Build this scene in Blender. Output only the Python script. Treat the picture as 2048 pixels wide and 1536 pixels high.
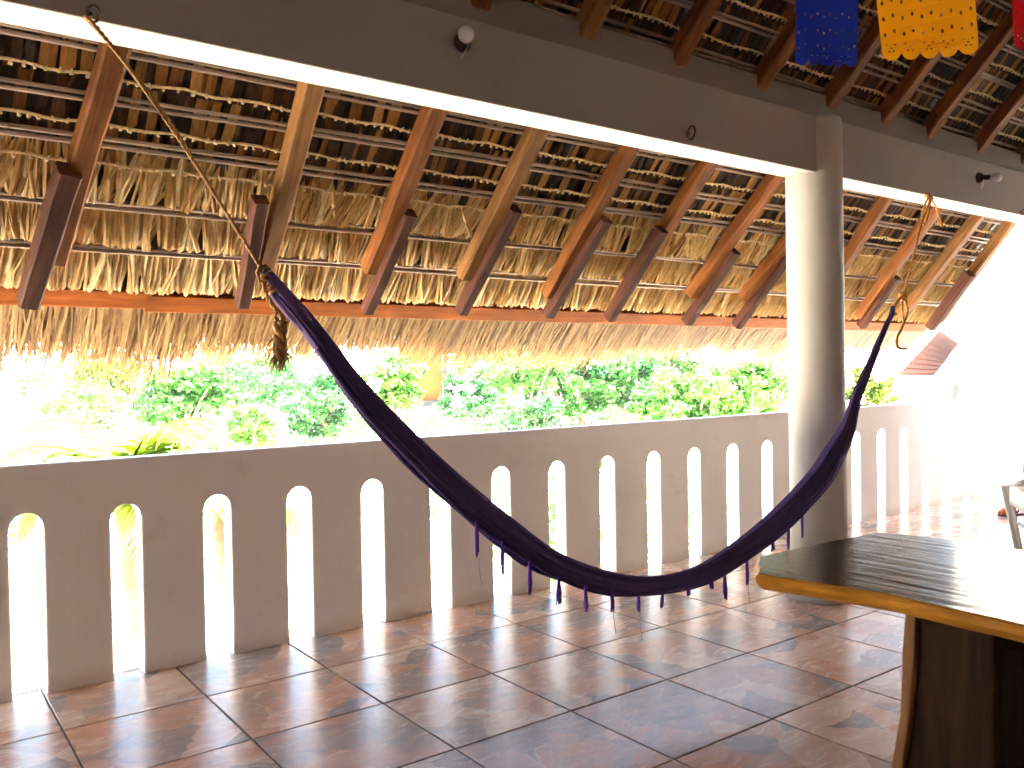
import bpy, bmesh, math, random
import numpy as np
from mathutils import Vector, Matrix
for o in list(bpy.data.objects): bpy.data.objects.remove(o, do_unlink=True)
scene = bpy.context.scene
col = scene.collection
rnd = random.Random(7)
nrg = np.random.default_rng(11)
R = math.radians

# ------------------------------------------------------------------ camera
CAM_Z = 1.27
cd = bpy.data.cameras.new('camera'); cam = bpy.data.objects.new('camera', cd); col.objects.link(cam)
cr = Vector((0.803128, -0.595519, -0.018508)); cu = Vector((0.022768, -0.000367, 0.999741)); cf = Vector((0.595371, 0.803341, -0.013264))
cam.matrix_world = Matrix(((cr.x, cu.x, -cf.x, 0), (cr.y, cu.y, -cf.y, 0), (cr.z, cu.z, -cf.z, CAM_Z), (0, 0, 0, 1)))
cd.sensor_width = 36; cd.lens = 30.116; cd.clip_start = .03; cd.clip_end = 2000
scene.camera = cam

# ------------------------------------------------------------------ sky, sun, exposure
S = Vector((.04, -.46, .885)).normalized()
SUN_EL = math.asin(S.z); SUN_ROT = math.atan2(S.x, S.y)
w = bpy.data.worlds.new('World'); scene.world = w; w.use_nodes = True
nt = w.node_tree; bg = nt.nodes['Background']
sky = nt.nodes.new('ShaderNodeTexSky'); sky.sky_type = 'NISHITA'; sky.sun_disc = False
sky.sun_elevation = SUN_EL; sky.sun_rotation = SUN_ROT; sky.dust_density = 5.0; sky.altitude = 0
nt.links.new(sky.outputs[0], bg.inputs[0]); bg.inputs[1].default_value = .055
sl = bpy.data.lights.new('sun', 'SUN'); sun = bpy.data.objects.new('sun', sl); col.objects.link(sun)
sl.energy = 5.0; sl.angle = R(.5); sl.color = (1, .97, .92)
sun.rotation_euler = S.to_track_quat('Z', 'Y').to_euler(); sun.location = (10, -10, 30)
scene.view_settings.view_transform = 'Standard'; scene.view_settings.look = 'None'
scene.view_settings.gamma = 1; scene.view_settings.use_curve_mapping = False
scene.view_settings.exposure = 5.6
scene.render.engine = 'CYCLES'
cy = scene.cycles
cy.use_denoising = True
try: cy.denoiser = 'OPENIMAGEDENOISE'
except Exception: pass
cy.max_bounces = 10; cy.diffuse_bounces = 6; cy.glossy_bounces = 4; cy.transmission_bounces = 4; cy.transparent_max_bounces = 6
cy.sample_clamp_indirect = 8; cy.caustics_reflective = False; cy.caustics_refractive = False
cy.filter_width = 1.6

# ------------------------------------------------------------------ helpers
class B:
    """collects simple shapes for one mesh"""
    def __init__(s): s.v = []; s.f = []; s.m = []
    def add(s, vs, fs, mi=0):
        n = len(s.v); s.v += [tuple(v) for v in vs]; s.f += [tuple(i + n for i in f) for f in fs]; s.m += [mi] * len(fs)
    def box(s, lo, hi, mi=0, M=None):
        x0, y0, z0 = lo; x1, y1, z1 = hi
        vs = [Vector(p) for p in ((x0,y0,z0),(x1,y0,z0),(x1,y1,z0),(x0,y1,z0),(x0,y0,z1),(x1,y0,z1),(x1,y1,z1),(x0,y1,z1))]
        if M is not None: vs = [M @ v for v in vs]
        s.add(vs, [(0,3,2,1),(4,5,6,7),(0,1,5,4),(1,2,6,5),(2,3,7,6),(3,0,4,7)], mi)
    def tube(s, pts, rad, n=8, caps=True, mi=0, twist=0, prof=None):
        pts = [Vector(p) for p in pts]
        if not hasattr(rad, '__len__'): rad = [rad] * len(pts)
        prev = None; rings = []
        for i, p in enumerate(pts):
            t = (pts[min(i+1, len(pts)-1)] - pts[max(i-1, 0)]).normalized()
            if prev is None:
                a = Vector((0,0,1)) if abs(t.z) < .9 else Vector((1,0,0)); u = t.cross(a).normalized()
            else:
                u = (prev - t * prev.dot(t)).normalized()
            prev = u; v = t.cross(u)
            ring = []
            for k in range(n):
                an = 2*math.pi*k/n + twist*i; r = rad[i] * (prof[k] if prof else 1)
                ring.append(p + u*math.cos(an)*r + v*math.sin(an)*r)
            rings.append(ring)
        vs = [v for r_ in rings for v in r_]; fs = []
        for i in range(len(pts)-1):
            for k in range(n):
                a = i*n+k; b = i*n+(k+1) % n; fs.append((a, b, b+n, a+n))
        if caps: fs.append(tuple(range(n))[::-1]); fs.append(tuple(range((len(pts)-1)*n, len(pts)*n)))
        s.add(vs, fs, mi)
    def lathe(s, c, prof, n=24, mi=0):
        vs = []; fs = []
        for r, z in prof:
            for k in range(n):
                a = 2*math.pi*k/n; vs.append((c[0]+r*math.cos(a), c[1]+r*math.sin(a), c[2]+z))
        for i in range(len(prof)-1):
            for k in range(n):
                a = i*n+k; b = i*n+(k+1) % n; fs.append((a, b, b+n, a+n))
        fs.append(tuple(range(n))[::-1]); fs.append(tuple(range((len(prof)-1)*n, len(prof)*n)))
        s.add(vs, fs, mi)

def obj(name, b, mats, parent=None, smooth=False, bevel=0, seg=2, auto=None):
    me = bpy.data.meshes.new(name); me.from_pydata(b.v, [], b.f)
    if not isinstance(mats, (list, tuple)): mats = [mats]
    for m in mats: me.materials.append(m)
    if len(mats) > 1: me.polygons.foreach_set('material_index', b.m)
    if smooth: me.polygons.foreach_set('use_smooth', [True]*len(me.polygons))
    me.update()
    o = bpy.data.objects.new(name, me); col.objects.link(o)
    if parent is not None: attach(o, parent)
    if bevel:
        md = o.modifiers.new('bevel', 'BEVEL'); md.width = bevel; md.segments = seg; md.limit_method = 'ANGLE'; md.angle_limit = R(35)
    return o
def attach(o, parent):
    o.parent = parent; o.matrix_parent_inverse = Matrix.Translation(parent.location).inverted() if parent.type == 'EMPTY' else Matrix()
def tag(o, label=None, cat=None, group=None, kind=None):
    if label: o['label'] = label
    if cat: o['category'] = cat
    if group: o['group'] = group
    if kind: o['kind'] = kind
    return o
def thing(name, label, cat, loc=(0,0,0), group=None):
    o = bpy.data.objects.new(name, None); col.objects.link(o); o.location = loc; o.empty_display_size = .1
    return tag(o, label, cat, group)
def quads(name, V, mats, parent=None, tint=None, kind=None, mi=None):
    """V: (n,k,3) polygons of k corners, tint: n floats stored per face corner point"""
    V = np.asarray(V, dtype=np.float32); n, k, _ = V.shape
    me = bpy.data.meshes.new(name); me.vertices.add(n*k); me.vertices.foreach_set('co', V.reshape(-1))
    me.loops.add(n*k); me.loops.foreach_set('vertex_index', np.arange(n*k, dtype=np.int32))
    me.polygons.add(n); me.polygons.foreach_set('loop_start', np.arange(0, n*k, k, dtype=np.int32)); me.polygons.foreach_set('loop_total', np.full(n, k, dtype=np.int32))
    if tint is not None:
        a = me.attributes.new('tint', 'FLOAT', 'FACE'); a.data.foreach_set('value', np.asarray(tint, dtype=np.float32))
    for m in (mats if isinstance(mats, (list, tuple)) else [mats]): me.materials.append(m)
    me.update(calc_edges=True); me.validate()
    o = bpy.data.objects.new(name, me); col.objects.link(o)
    if parent is not None: attach(o, parent)
    if kind: o['kind'] = kind
    return o

# ------------------------------------------------------------------ materials
def mat(name):
    m = bpy.data.materials.new(name); m.use_nodes = True; n = m.node_tree.nodes; l = m.node_tree.links
    return m, n, l, n['Principled BSDF']
def ramp(n, stops):
    r = n.new('ShaderNodeValToRGB'); e = r.color_ramp.elements
    while len(e) < len(stops): e.new(.5)
    for el, (p, c) in zip(e, stops): el.position = p; el.color = (*c, 1)
    return r
def noise(n, l, vec, scale, detail=4, rough=.55, dist=0):
    t = n.new('ShaderNodeTexNoise'); t.inputs['Scale'].default_value = scale; t.inputs['Detail'].default_value = detail
    t.inputs['Roughness'].default_value = rough; t.inputs['Distortion'].default_value = dist
    if vec is not None: l.new(vec, t.inputs['Vector'])
    return t
def mapping(n, l, vec, sc=(1,1,1), rot=(0,0,0), loc=(0,0,0)):
    m = n.new('ShaderNodeMapping'); m.inputs['Scale'].default_value = sc; m.inputs['Rotation'].default_value = rot; m.inputs['Location'].default_value = loc
    l.new(vec, m.inputs['Vector']); return m
def coords(n, which='Object'):
    return n.new('ShaderNodeTexCoord').outputs[which]
def bump(n, l, h, b, strength=.3, dist=.01):
    k = n.new('ShaderNodeBump'); k.inputs['Strength'].default_value = strength; k.inputs['Distance'].default_value = dist
    l.new(h, k.inputs['Height']); l.new(k.outputs[0], b.inputs['Normal']); return k
def mixc(n, l, fac, a, b, mode='MIX'):
    m = n.new('ShaderNodeMix'); m.data_type = 'RGBA'; m.blend_type = mode
    for sock, v in ((m.inputs[0], fac), (m.inputs[6], a), (m.inputs[7], b)):
        if hasattr(v, 'is_linked'): l.new(v, sock)
        elif hasattr(v, '__len__'): sock.default_value = (*v, 1)
        else: sock.default_value = v
    return m.outputs[2]
def math_(n, l, op, a, b=0):
    m = n.new('ShaderNodeMath'); m.operation = op
    for i, v in enumerate((a, b)):
        if hasattr(v, 'is_linked'): l.new(v, m.inputs[i])
        else: m.inputs[i].default_value = v
    return m.outputs[0]

def simple(name, c, rough=.6, var=.15, scale=8, spec=.4, metal=0, bs=.15):
    m, n, l, b = mat(name); co = coords(n)
    t = noise(n, l, co, scale); r = ramp(n, [(.3, [x*(1-var) for x in c]), (.7, [min(1, x*(1+var)) for x in c])])
    l.new(t.outputs[0], r.inputs[0]); l.new(r.outputs[0], b.inputs['Base Color'])
    b.inputs['Roughness'].default_value = rough; b.inputs['Specular IOR Level'].default_value = spec; b.inputs['Metallic'].default_value = metal
    t2 = noise(n, l, co, scale*6); bump(n, l, t2.outputs[0], b, bs, .004)
    return m
def plaster(name, c, stain=.5):
    m, n, l, b = mat(name); co = coords(n)
    a = noise(n, l, co, 1.3, 5, .6); r = ramp(n, [(.3, [x*.90 for x in c]), (.72, c)]); l.new(a.outputs[0], r.inputs[0])
    s = noise(n, l, co, 5, 6, .7, .4); sr = ramp(n, [(.59, (0,0,0)), (.76, (1,1,1))]); l.new(s.outputs[0], sr.inputs[0])
    f = math_(n, l, 'MULTIPLY', sr.outputs[0], stain)
    cc = mixc(n, l, f, r.outputs[0], (c[0]*.72, c[1]*.66, c[2]*.58))
    # ragged darker band near the floor
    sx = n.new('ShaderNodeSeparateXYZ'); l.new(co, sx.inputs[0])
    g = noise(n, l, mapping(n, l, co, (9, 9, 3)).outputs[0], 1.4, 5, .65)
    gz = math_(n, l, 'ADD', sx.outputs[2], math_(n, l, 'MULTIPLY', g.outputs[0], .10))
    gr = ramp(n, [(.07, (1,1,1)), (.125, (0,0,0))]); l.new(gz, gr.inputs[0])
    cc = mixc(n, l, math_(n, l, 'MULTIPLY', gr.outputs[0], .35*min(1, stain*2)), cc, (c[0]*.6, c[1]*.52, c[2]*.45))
    l.new(cc, b.inputs['Base Color']); b.inputs['Roughness'].default_value = .62; b.inputs['Specular IOR Level'].default_value = .3
    h = noise(n, l, co, 14, 6, .7); bump(n, l, h.outputs[0], b, .22, .012)
    return m
def wood(name, dark, light, rough=.55, axis=2, stretch=14, spec=.35, bs=.4, rand=True, scale=1.0):
    m, n, l, b = mat(name); co = coords(n)
    if rand:
        oi = n.new('ShaderNodeObjectInfo'); va = n.new('ShaderNodeVectorMath'); va.operation = 'ADD'
        sc_ = math_(n, l, 'MULTIPLY', oi.outputs['Random'], 37.0); l.new(co, va.inputs[0]); l.new(sc_, va.inputs[1]); co = va.outputs[0]
    s = [stretch*scale]*3; s[axis] = 1.1*scale
    mp = mapping(n, l, co, s)
    t = noise(n, l, mp.outputs[0], 2.2, 7, .62, .5); r = ramp(n, [(.28, dark), (.5, [(a+c)/2 for a, c in zip(dark, light)]), (.72, light)]); l.new(t.outputs[0], r.inputs[0])
    t2 = noise(n, l, co, 2.4*scale, 4); r2 = ramp(n, [(.35, (.62,.62,.62)), (.65, (1.1,1.1,1.1))]); l.new(t2.outputs[0], r2.inputs[0])
    cc = mixc(n, l, 1.0, r.outputs[0], r2.outputs[0], 'MULTIPLY')
    l.new(cc, b.inputs['Base Color']); b.inputs['Roughness'].default_value = rough; b.inputs['Specular IOR Level'].default_value = spec
    bump(n, l, t.outputs[0], b, bs, .006)
    return m
def leaf(name, stops, trans=.35, rough=.5, streak=False):
    m, n, l, b = mat(name)
    at = n.new('ShaderNodeAttribute'); at.attribute_name = 'tint'
    r = ramp(n, stops); l.new(at.outputs['Fac'], r.inputs[0]); c = r.outputs[0]
    if streak:
        t = noise(n, l, mapping(n, l, coords(n), (60, 12, 12)).outputs[0], 2.0, 4, .6); r2 = ramp(n, [(.3, (.62,.58,.52)), (.65, (1.05,1.05,1.05))]); l.new(t.outputs[0], r2.inputs[0])
        c = mixc(n, l, .8, c, r2.outputs[0], 'MULTIPLY')
    l.new(c, b.inputs['Base Color']); b.inputs['Roughness'].default_value = rough; b.inputs['Specular IOR Level'].default_value = .35
    tr = n.new('ShaderNodeBsdfTranslucent'); l.new(c, tr.inputs[0]); mx = n.new('ShaderNodeMixShader'); mx.inputs[0].default_value = trans
    l.new(b.outputs[0], mx.inputs[1]); l.new(tr.outputs[0], mx.inputs[2]); l.new(mx.outputs[0], n['Material Output'].inputs[0])
    return m

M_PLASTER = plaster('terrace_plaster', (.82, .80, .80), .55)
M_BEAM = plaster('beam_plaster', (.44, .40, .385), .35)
M_WHITE = plaster('white_plaster', (.54, .52, .51), .3)
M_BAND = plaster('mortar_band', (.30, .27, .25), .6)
M_RED = wood('red_rafter_wood', (.13, .042, .012), (.40, .15, .045), .6, spec=.15)
M_TAN = wood('tan_rafter_wood', (.18, .08, .025), (.42, .21, .08), .6, spec=.15)
M_DARKLOG = wood('dark_log_wood', (.040, .014, .010), (.13, .050, .034), .7, spec=.12)
M_EAVE = wood('eave_board_wood', (.24, .050, .007), (.50, .145, .018), .7, axis=0, spec=.12)
M_LATH = wood('grey_lath_wood', (.30, .20, .15), (.60, .46, .38), .45, axis=0, stretch=40)
M_CORDLIGHT = simple('palm_stitch', (.82, .62, .34), .7, .3, 60)
M_ROPE = simple('brown_rope', (.44, .23, .085), .8, .4, 120)
M_ROPE_O = simple('orange_rope', (.46, .20, .035), .75, .35, 120)
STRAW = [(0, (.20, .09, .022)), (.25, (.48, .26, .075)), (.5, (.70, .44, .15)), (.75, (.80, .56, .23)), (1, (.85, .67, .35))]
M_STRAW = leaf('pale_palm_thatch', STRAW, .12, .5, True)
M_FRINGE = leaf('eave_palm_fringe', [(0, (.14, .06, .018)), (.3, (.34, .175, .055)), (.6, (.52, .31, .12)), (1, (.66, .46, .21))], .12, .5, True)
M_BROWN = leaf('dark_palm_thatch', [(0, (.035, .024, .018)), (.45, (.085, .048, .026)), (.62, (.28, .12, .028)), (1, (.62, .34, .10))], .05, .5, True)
M_TOP = simple('weathered_thatch', (.10, .065, .04), .9, .4, 20)
M_METAL = simple('rusty_metal', (.10, .075, .06), .5, .3, 40, .5, .8)
M_PLASTIC = simple('white_plastic', (.86, .85, .83), .35, .04, 5, .5, 0, .03)

def floor_tile_mat():
    m, n, l, b = mat('flagstone_print_tile'); co = coords(n)
    oi = n.new('ShaderNodeObjectInfo'); rv = n.new('ShaderNodeCombineXYZ')
    l.new(math_(n, l, 'MULTIPLY', oi.outputs['Random'], 41.0), rv.inputs[0]); l.new(math_(n, l, 'MULTIPLY', oi.outputs['Random'], 17.0), rv.inputs[1])
    va = n.new('ShaderNodeVectorMath'); va.operation = 'ADD'; l.new(co, va.inputs[0]); l.new(rv.outputs[0], va.inputs[1]); p = va.outputs[0]
    wob = noise(n, l, p, 5, 3, .5); vw = n.new('ShaderNodeVectorMath'); vw.operation = 'MULTIPLY_ADD'
    l.new(wob.outputs['Color'], vw.inputs[0]); vw.inputs[1].default_value = (.16, .16, .16); l.new(p, vw.inputs[2]); q = vw.outputs[0]
    vo = n.new('ShaderNodeTexVoronoi'); vo.inputs['Scale'].default_value = 4.2; l.new(q, vo.inputs['Vector'])
    ve = n.new('ShaderNodeTexVoronoi'); ve.feature = 'DISTANCE_TO_EDGE'; ve.inputs['Scale'].default_value = 4.2; l.new(q, ve.inputs['Vector'])
    sep = n.new('ShaderNodeSeparateColor'); l.new(vo.outputs['Color'], sep.inputs[0])
    big = noise(n, l, mapping(n, l, q, (1, 2.6, 1), (0, 0, .7)).outputs[0], 3.6, 6, .62, .8)
    fine = noise(n, l, mapping(n, l, q, (1, 5, 1), (0, 0, .35)).outputs[0], 9, 6, .65, .6)
    k = math_(n, l, 'ADD', math_(n, l, 'MULTIPLY', sep.outputs[0], .46), math_(n, l, 'ADD', math_(n, l, 'MULTIPLY', big.outputs[0], .54), math_(n, l, 'MULTIPLY', fine.outputs[0], .22)))
    r = ramp(n, [(.30, (.19, .18, .185)), (.42, (.29, .255, .245)), (.52, (.40, .29, .24)), (.61, (.48, .285, .20)), (.73, (.54, .40, .32)), (.88, (.58, .50, .44))]); l.new(k, r.inputs[0])
    er = ramp(n, [(.004, (1,1,1)), (.017, (0,0,0))]); l.new(ve.outputs['Distance'], er.inputs[0])
    brk = noise(n, l, p, 3.1, 2); br = ramp(n, [(.50, (0,0,0)), (.60, (1,1,1))]); l.new(brk.outputs[0], br.inputs[0])
    f = math_(n, l, 'MULTIPLY', math_(n, l, 'MULTIPLY', er.outputs[0], br.outputs[0]), .7)
    cc = mixc(n, l, f, r.outputs[0], (.56, .50, .44)); tv = ramp(n, [(0, (.84,.86,.88)), (.5, (.95,.95,.95)), (1, (1.06,1.0,.96))]); l.new(oi.outputs['Random'], tv.inputs[0]); cc = mixc(n, l, 1.0, cc, tv.outputs[0], 'MULTIPLY'); l.new(cc, b.inputs['Base Color'])
    rr = ramp(n, [(.3, (.20,.20,.20)), (.75, (.32,.32,.32))]); l.new(fine.outputs[0], rr.inputs[0]); l.new(rr.outputs[0], b.inputs['Roughness'])
    b.inputs['Specular IOR Level'].default_value = .24
    hh = math_(n, l, 'ADD', math_(n, l, 'MULTIPLY', big.outputs[0], 1.0), math_(n, l, 'MULTIPLY', fine.outputs[0], .35))
    bump(n, l, hh, b, .16, .012)
    return m
M_TILE = floor_tile_mat()
M_GROUT = simple('dark_grout', (.085, .075, .07), .85, .25, 30)

# ------------------------------------------------------------------ ground outside (one sheet to the horizon)
def ground_z(x, y):
    d = math.hypot(max(0, y-6), max(0, -y-8)*.4)
    t = min(1, max(0, (d-2.5)/7.5)); t = t*t*(3-2*t)
    return -3.3 + 3.2*t + min(14, max(0, d-32)*.055) + .14*math.sin(x*.21+1)*math.cos(y*.17)*t
gb = B()
xs = [-600,-300,-150,-80] + [(-50+4*i) for i in range(32)] + [90,120,180,320,600]
ys = [-600,-300,-150,-80,-50] + [(-30+3*i) for i in range(36)] + [90,120,180,320,600]
gb.v = [(x, y, ground_z(x, y)) for y in ys for x in xs]
nx = len(xs)
gb.f = [(j*nx+i, j*nx+i+1, (j+1)*nx+i+1, (j+1)*nx+i) for j in range(len(ys)-1) for i in range(nx-1)]; gb.m = [0]*len(gb.f)
m_g, n_, l_, b_ = mat('pale_sandy_ground'); co = coords(n_)
t1 = noise(n_, l_, co, .35, 6, .65); r1 = ramp(n_, [(.30, (.24, .25, .10)), (.40, (.56, .50, .37)), (.60, (.68, .61, .49))]); l_.new(t1.outputs[0], r1.inputs[0]); l_.new(r1.outputs[0], b_.inputs['Base Color'])
b_.inputs['Roughness'].default_value = .9; bump(n_, l_, noise(n_, l_, co, 6, 6).outputs[0], b_, .5, .05)
ground = obj('ground', gb, m_g, smooth=True); tag(ground, kind='structure')

# ------------------------------------------------------------------ terrace floor with tiles
Y_BAL = 3.92; T = .515; X0 = 1.545; Y0 = 2.96
END_X = 11.6
fb = B(); fb.box((-4.25, -4.6, -.32), (END_X+.12, Y_BAL+.11, -.006))
floor = obj('floor', fb, M_GROUT); tag(floor, kind='structure')
tb = B(); h = T/2-.0035; tb.box((-h, -h, -.012), (h, h, 0))
tile_me = None; rest = B(); cnt = 0
for i in range(-11, 20):
    for j in range(-14, 3):
        cx = X0+T*(i+.5); cy_ = Y0+T*(j-.5)
        x0, x1 = cx-h, min(cx+h, END_X); y0, y1 = cy_-h, min(cy_+h, Y_BAL+.105)
        dz = rnd.uniform(-.0006, .0006)
        inside = i >= -3 and j >= -5
        if not inside:
            rest.box((x0, y0, -.012), (x1, y1, dz)); continue
        if cy_+h > Y_BAL+.105 or cx+h > END_X:
            bb = B(); bb.box((x0-cx, y0-cy_, -.012), (x1-cx, y1-cy_, 0)); o = obj('tile', bb, M_TILE, bevel=.002, seg=1)
        elif tile_me is None:
            o = obj('tile', tb, M_TILE, bevel=.002, seg=1); tile_me = o.data
        else:
            o = bpy.data.objects.new('tile', tile_me); col.objects.link(o)
            md = o.modifiers.new('bevel', 'BEVEL'); md.width = .002; md.segments = 1; md.limit_method = 'ANGLE'
        o.location = (cx, cy_, dz); o.parent = floor; cnt += 1
o = obj('tile', rest, M_TILE, floor); o['kind'] = 'stuff'

# ------------------------------------------------------------------ balustrade with arched slots
BT = .10; BH = .935
slots = [.468-.39*k for k in range(11, 3, -1)]+[.468-.39*3, .468-.39*2, .468-.39, .468, .845, 1.232, 1.619, 2.01, 2.415, 2.82, 3.226, 3.632, 4.037, 4.434, 4.826, 5.215, 5.60, 5.985, 6.367, 6.74, 7.1, 7.455]
while slots[-1] < END_X-.7: slots.append(slots[-1]+.365)
SW = .0605; SPR = .742-SW
slots = [c+rnd.uniform(-.004, .004) for c in slots]
bal = thing('balustrade', 'long beige plaster balustrade pierced by round-topped slots along the terrace edge', 'balustrade', (5, Y_BAL, 0))
rb = B(); NA = 12
xa, xb = -4.01, END_X
def face_strip(y, flip):
    vs = []; fs = []
    def q(pts):
        n = len(vs); vs.extend([(x, y, z) for x, z in pts]); ids = tuple(range(n, n+len(pts))); fs.append(ids[::-1] if flip else ids)
    prev = xa
    for c in slots:
        q([(prev, SPR), (c-SW, SPR), (c-SW, BH), (prev, BH)])
        for k in range(NA):
            a0 = math.pi-math.pi*k/NA; a1 = math.pi-math.pi*(k+1)/NA
            x0, z0 = c+SW*math.cos(a0), SPR+SW*math.sin(a0); x1, z1 = c+SW*math.cos(a1), SPR+SW*math.sin(a1)
            q([(x0, z0), (x1, z1), (x1, BH), (x0, BH)])
        prev = c+SW
    q([(prev, SPR), (xb, SPR), (xb, BH), (prev, BH)])
    rb.add(vs, fs)
face_strip(Y_BAL, False); face_strip(Y_BAL+BT, True)
for c in slots:
    for k in range(NA):
        a0 = math.pi-math.pi*k/NA; a1 = math.pi-math.pi*(k+1)/NA
        p0 = (c+SW*math.cos(a0), SPR+SW*math.sin(a0)); p1 = (c+SW*math.cos(a1), SPR+SW*math.sin(a1))
        rb.add([(p0[0], Y_BAL, p0[1]), (p0[0], Y_BAL+BT, p0[1]), (p1[0], Y_BAL+BT, p1[1]), (p1[0], Y_BAL, p1[1])], [(0, 1, 2, 3)])
rb.add([(xa, Y_BAL, BH), (xb, Y_BAL, BH), (xb, Y_BAL+BT, BH), (xa, Y_BAL+BT, BH)], [(0, 1, 2, 3)])
rb.add([(xa, Y_BAL, SPR), (xa, Y_BAL, BH), (xa, Y_BAL+BT, BH), (xa, Y_BAL+BT, SPR)], [(0, 1, 2, 3)])
rb.add([(xb, Y_BAL, SPR), (xb, Y_BAL+BT, SPR), (xb, Y_BAL+BT, BH), (xb, Y_BAL, BH)], [(0, 1, 2, 3)])
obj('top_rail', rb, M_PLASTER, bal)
edges = [xa] + [e for c in slots for e in (c-SW, c+SW)] + [xb]
for k in range(0, len(edges), 2):
    pb = B(); x0, x1 = edges[k], edges[k+1]
    # soft arrises, like floated plaster
    e = .006; pts = [(x0+e, Y_BAL), (x1-e, Y_BAL), (x1, Y_BAL+e), (x1, Y_BAL+BT-e), (x1-e, Y_BAL+BT), (x0+e, Y_BAL+BT), (x0, Y_BAL+BT-e), (x0, Y_BAL+e)]
    vs = [(x, y, -.008) for x, y in pts] + [(x, y, SPR) for x, y in pts]
    pb.add(vs, [(i, (i+1) % 8, (i+1) % 8+8, i+8) for i in range(8)] + [tuple(range(8))[::-1]])
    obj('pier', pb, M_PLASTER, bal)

eb = B(); eb.box((END_X+.002, -4.4, -.008), (END_X+.11, Y_BAL+BT-.002, .94))
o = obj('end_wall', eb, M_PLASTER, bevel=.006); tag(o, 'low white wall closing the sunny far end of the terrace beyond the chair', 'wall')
M_SHADEWALL = plaster('shade_wall_plaster', (.72, .70, .68), .3)
wb = B(); wb.box((-4.15, -4.35, -.008), (10.9, -4.2, 1.85)); o = obj('back_shade_wall', wb, M_SHADEWALL); tag(o, 'unseen wall added under the rear eave to darken the terrace', 'wall')  # unseen wall, added to keep light out from behind
wb = B(); wb.add([(-4.15, -4.19, -.008), (-4.15, 3.915, -.008), (-4.15, 3.915, 1.70), (-4.15, -.31, 5.86), (-4.15, -4.19, 1.84), (-4.02, -4.19, -.008), (-4.02, 3.915, -.008), (-4.02, 3.915, 1.70), (-4.02, -.31, 5.86), (-4.02, -4.19, 1.84)],
       [(0,1,2,3,4)[::-1], (5,6,7,8,9), (0,5,9,4), (4,9,8,3), (3,8,7,2), (2,7,6,1), (1,6,5,0)][:7])
o = obj('left_shade_wall', wb, M_SHADEWALL); tag(o, 'unseen gable wall added at the left end to darken the terrace', 'wall')  # unseen, added to shut off light from the left
wb = B(); K = [(-4.19, -.008), (2.35, -.008), (2.35, 3.16), (-.31, 5.82), (-4.19, 1.84)]
wb.add([(7.24, y, z) for y, z in K]+[(7.38, y, z) for y, z in K], [(0,1,2,3,4)[::-1], (5,6,7,8,9), (0,1,6,5), (1,2,7,6), (2,3,8,7), (3,4,9,8), (4,0,5,9)])
o = obj('cross_shade_wall', wb, M_SHADEWALL); tag(o, 'unseen wall added at the right to cut light, beside the open gallery', 'wall')  # added out of view to cut light from the right opening
wb = B(); wb.add([(10.76, y, z) for y, z in K]+[(10.9, y, z) for y, z in K], [(0,1,2,3,4)[::-1], (5,6,7,8,9), (0,1,6,5), (1,2,7,6), (2,3,8,7), (3,4,9,8), (4,0,5,9)])
o = obj('far_shade_wall', wb, M_SHADEWALL); tag(o, 'unseen wall added to block light under the far right end of the roof', 'wall')  # unseen, added to lower the light on the far right railing
# terrace block below the floor
ub = B(); ub.box((-4.1, -4.5, -3.8), (END_X+.05, Y_BAL+.06, -.322)); o = obj('terrace_base', ub, M_WHITE); tag(o, kind='structure')

# ------------------------------------------------------------------ column and beam
CX, CY, CR = 4.17, 2.80, .150
ZS, ZB = 2.31, 2.615
YF, YK = 2.705, 2.875
colm = thing('column', 'round white plaster column rising behind the hammock to the concrete beam', 'column', (CX, CY, 0))
cb = B(); cb.lathe((CX, CY, 0), [(CR, .03), (CR, 1.2), (CR, ZB-.02), (CR-.006, ZB+.004)], 64); obj('shaft', cb, M_WHITE, colm, smooth=False).data.polygons.foreach_set('use_smooth', [True]*(64*3)+[False]*2)
cb = B(); cb.lathe((CX, CY, 0), [(CR+.028, -.006), (CR+.034, .012), (CR+.030, .026), (CR+.012, .036), (CR-.01, .040)], 48); obj('plinth', cb, M_WHITE, colm, smooth=True)
beam = thing('beam', 'long concrete beam on the column carrying the thatched roof, dark face and pale soffit', 'beam', (3, 2.79, ZS))
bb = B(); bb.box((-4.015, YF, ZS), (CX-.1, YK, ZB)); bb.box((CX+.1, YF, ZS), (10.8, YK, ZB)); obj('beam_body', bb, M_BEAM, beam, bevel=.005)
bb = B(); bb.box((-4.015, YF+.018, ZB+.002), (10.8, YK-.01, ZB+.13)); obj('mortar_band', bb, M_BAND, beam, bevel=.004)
# ------------------------------------------------------------------ thatched roof
PL = 5.561                                # Y + Z of the thatch underside
RIDGE_Y = -.31
SQ = math.sqrt(.5)
def roof_pt(x, y, off=0):                # off: metres below the thatch plane, along its inward normal
    return Vector((x, y - off*SQ, PL - y - off*SQ))
roof = thing('thatched_roof', 'steep palm thatched roof on wooden rafters with a ragged straw eave', 'roof', (3, 2.79, 2.7))
XL = -4.01
def xr(y): return 7.29 + (y-3.17)*.33 if y > 3.17 else 7.29+3.6*min(1, max(0, (2.97-y)/.12))  # past the gable rafter: unseen roof added to shade the terrace end
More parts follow.
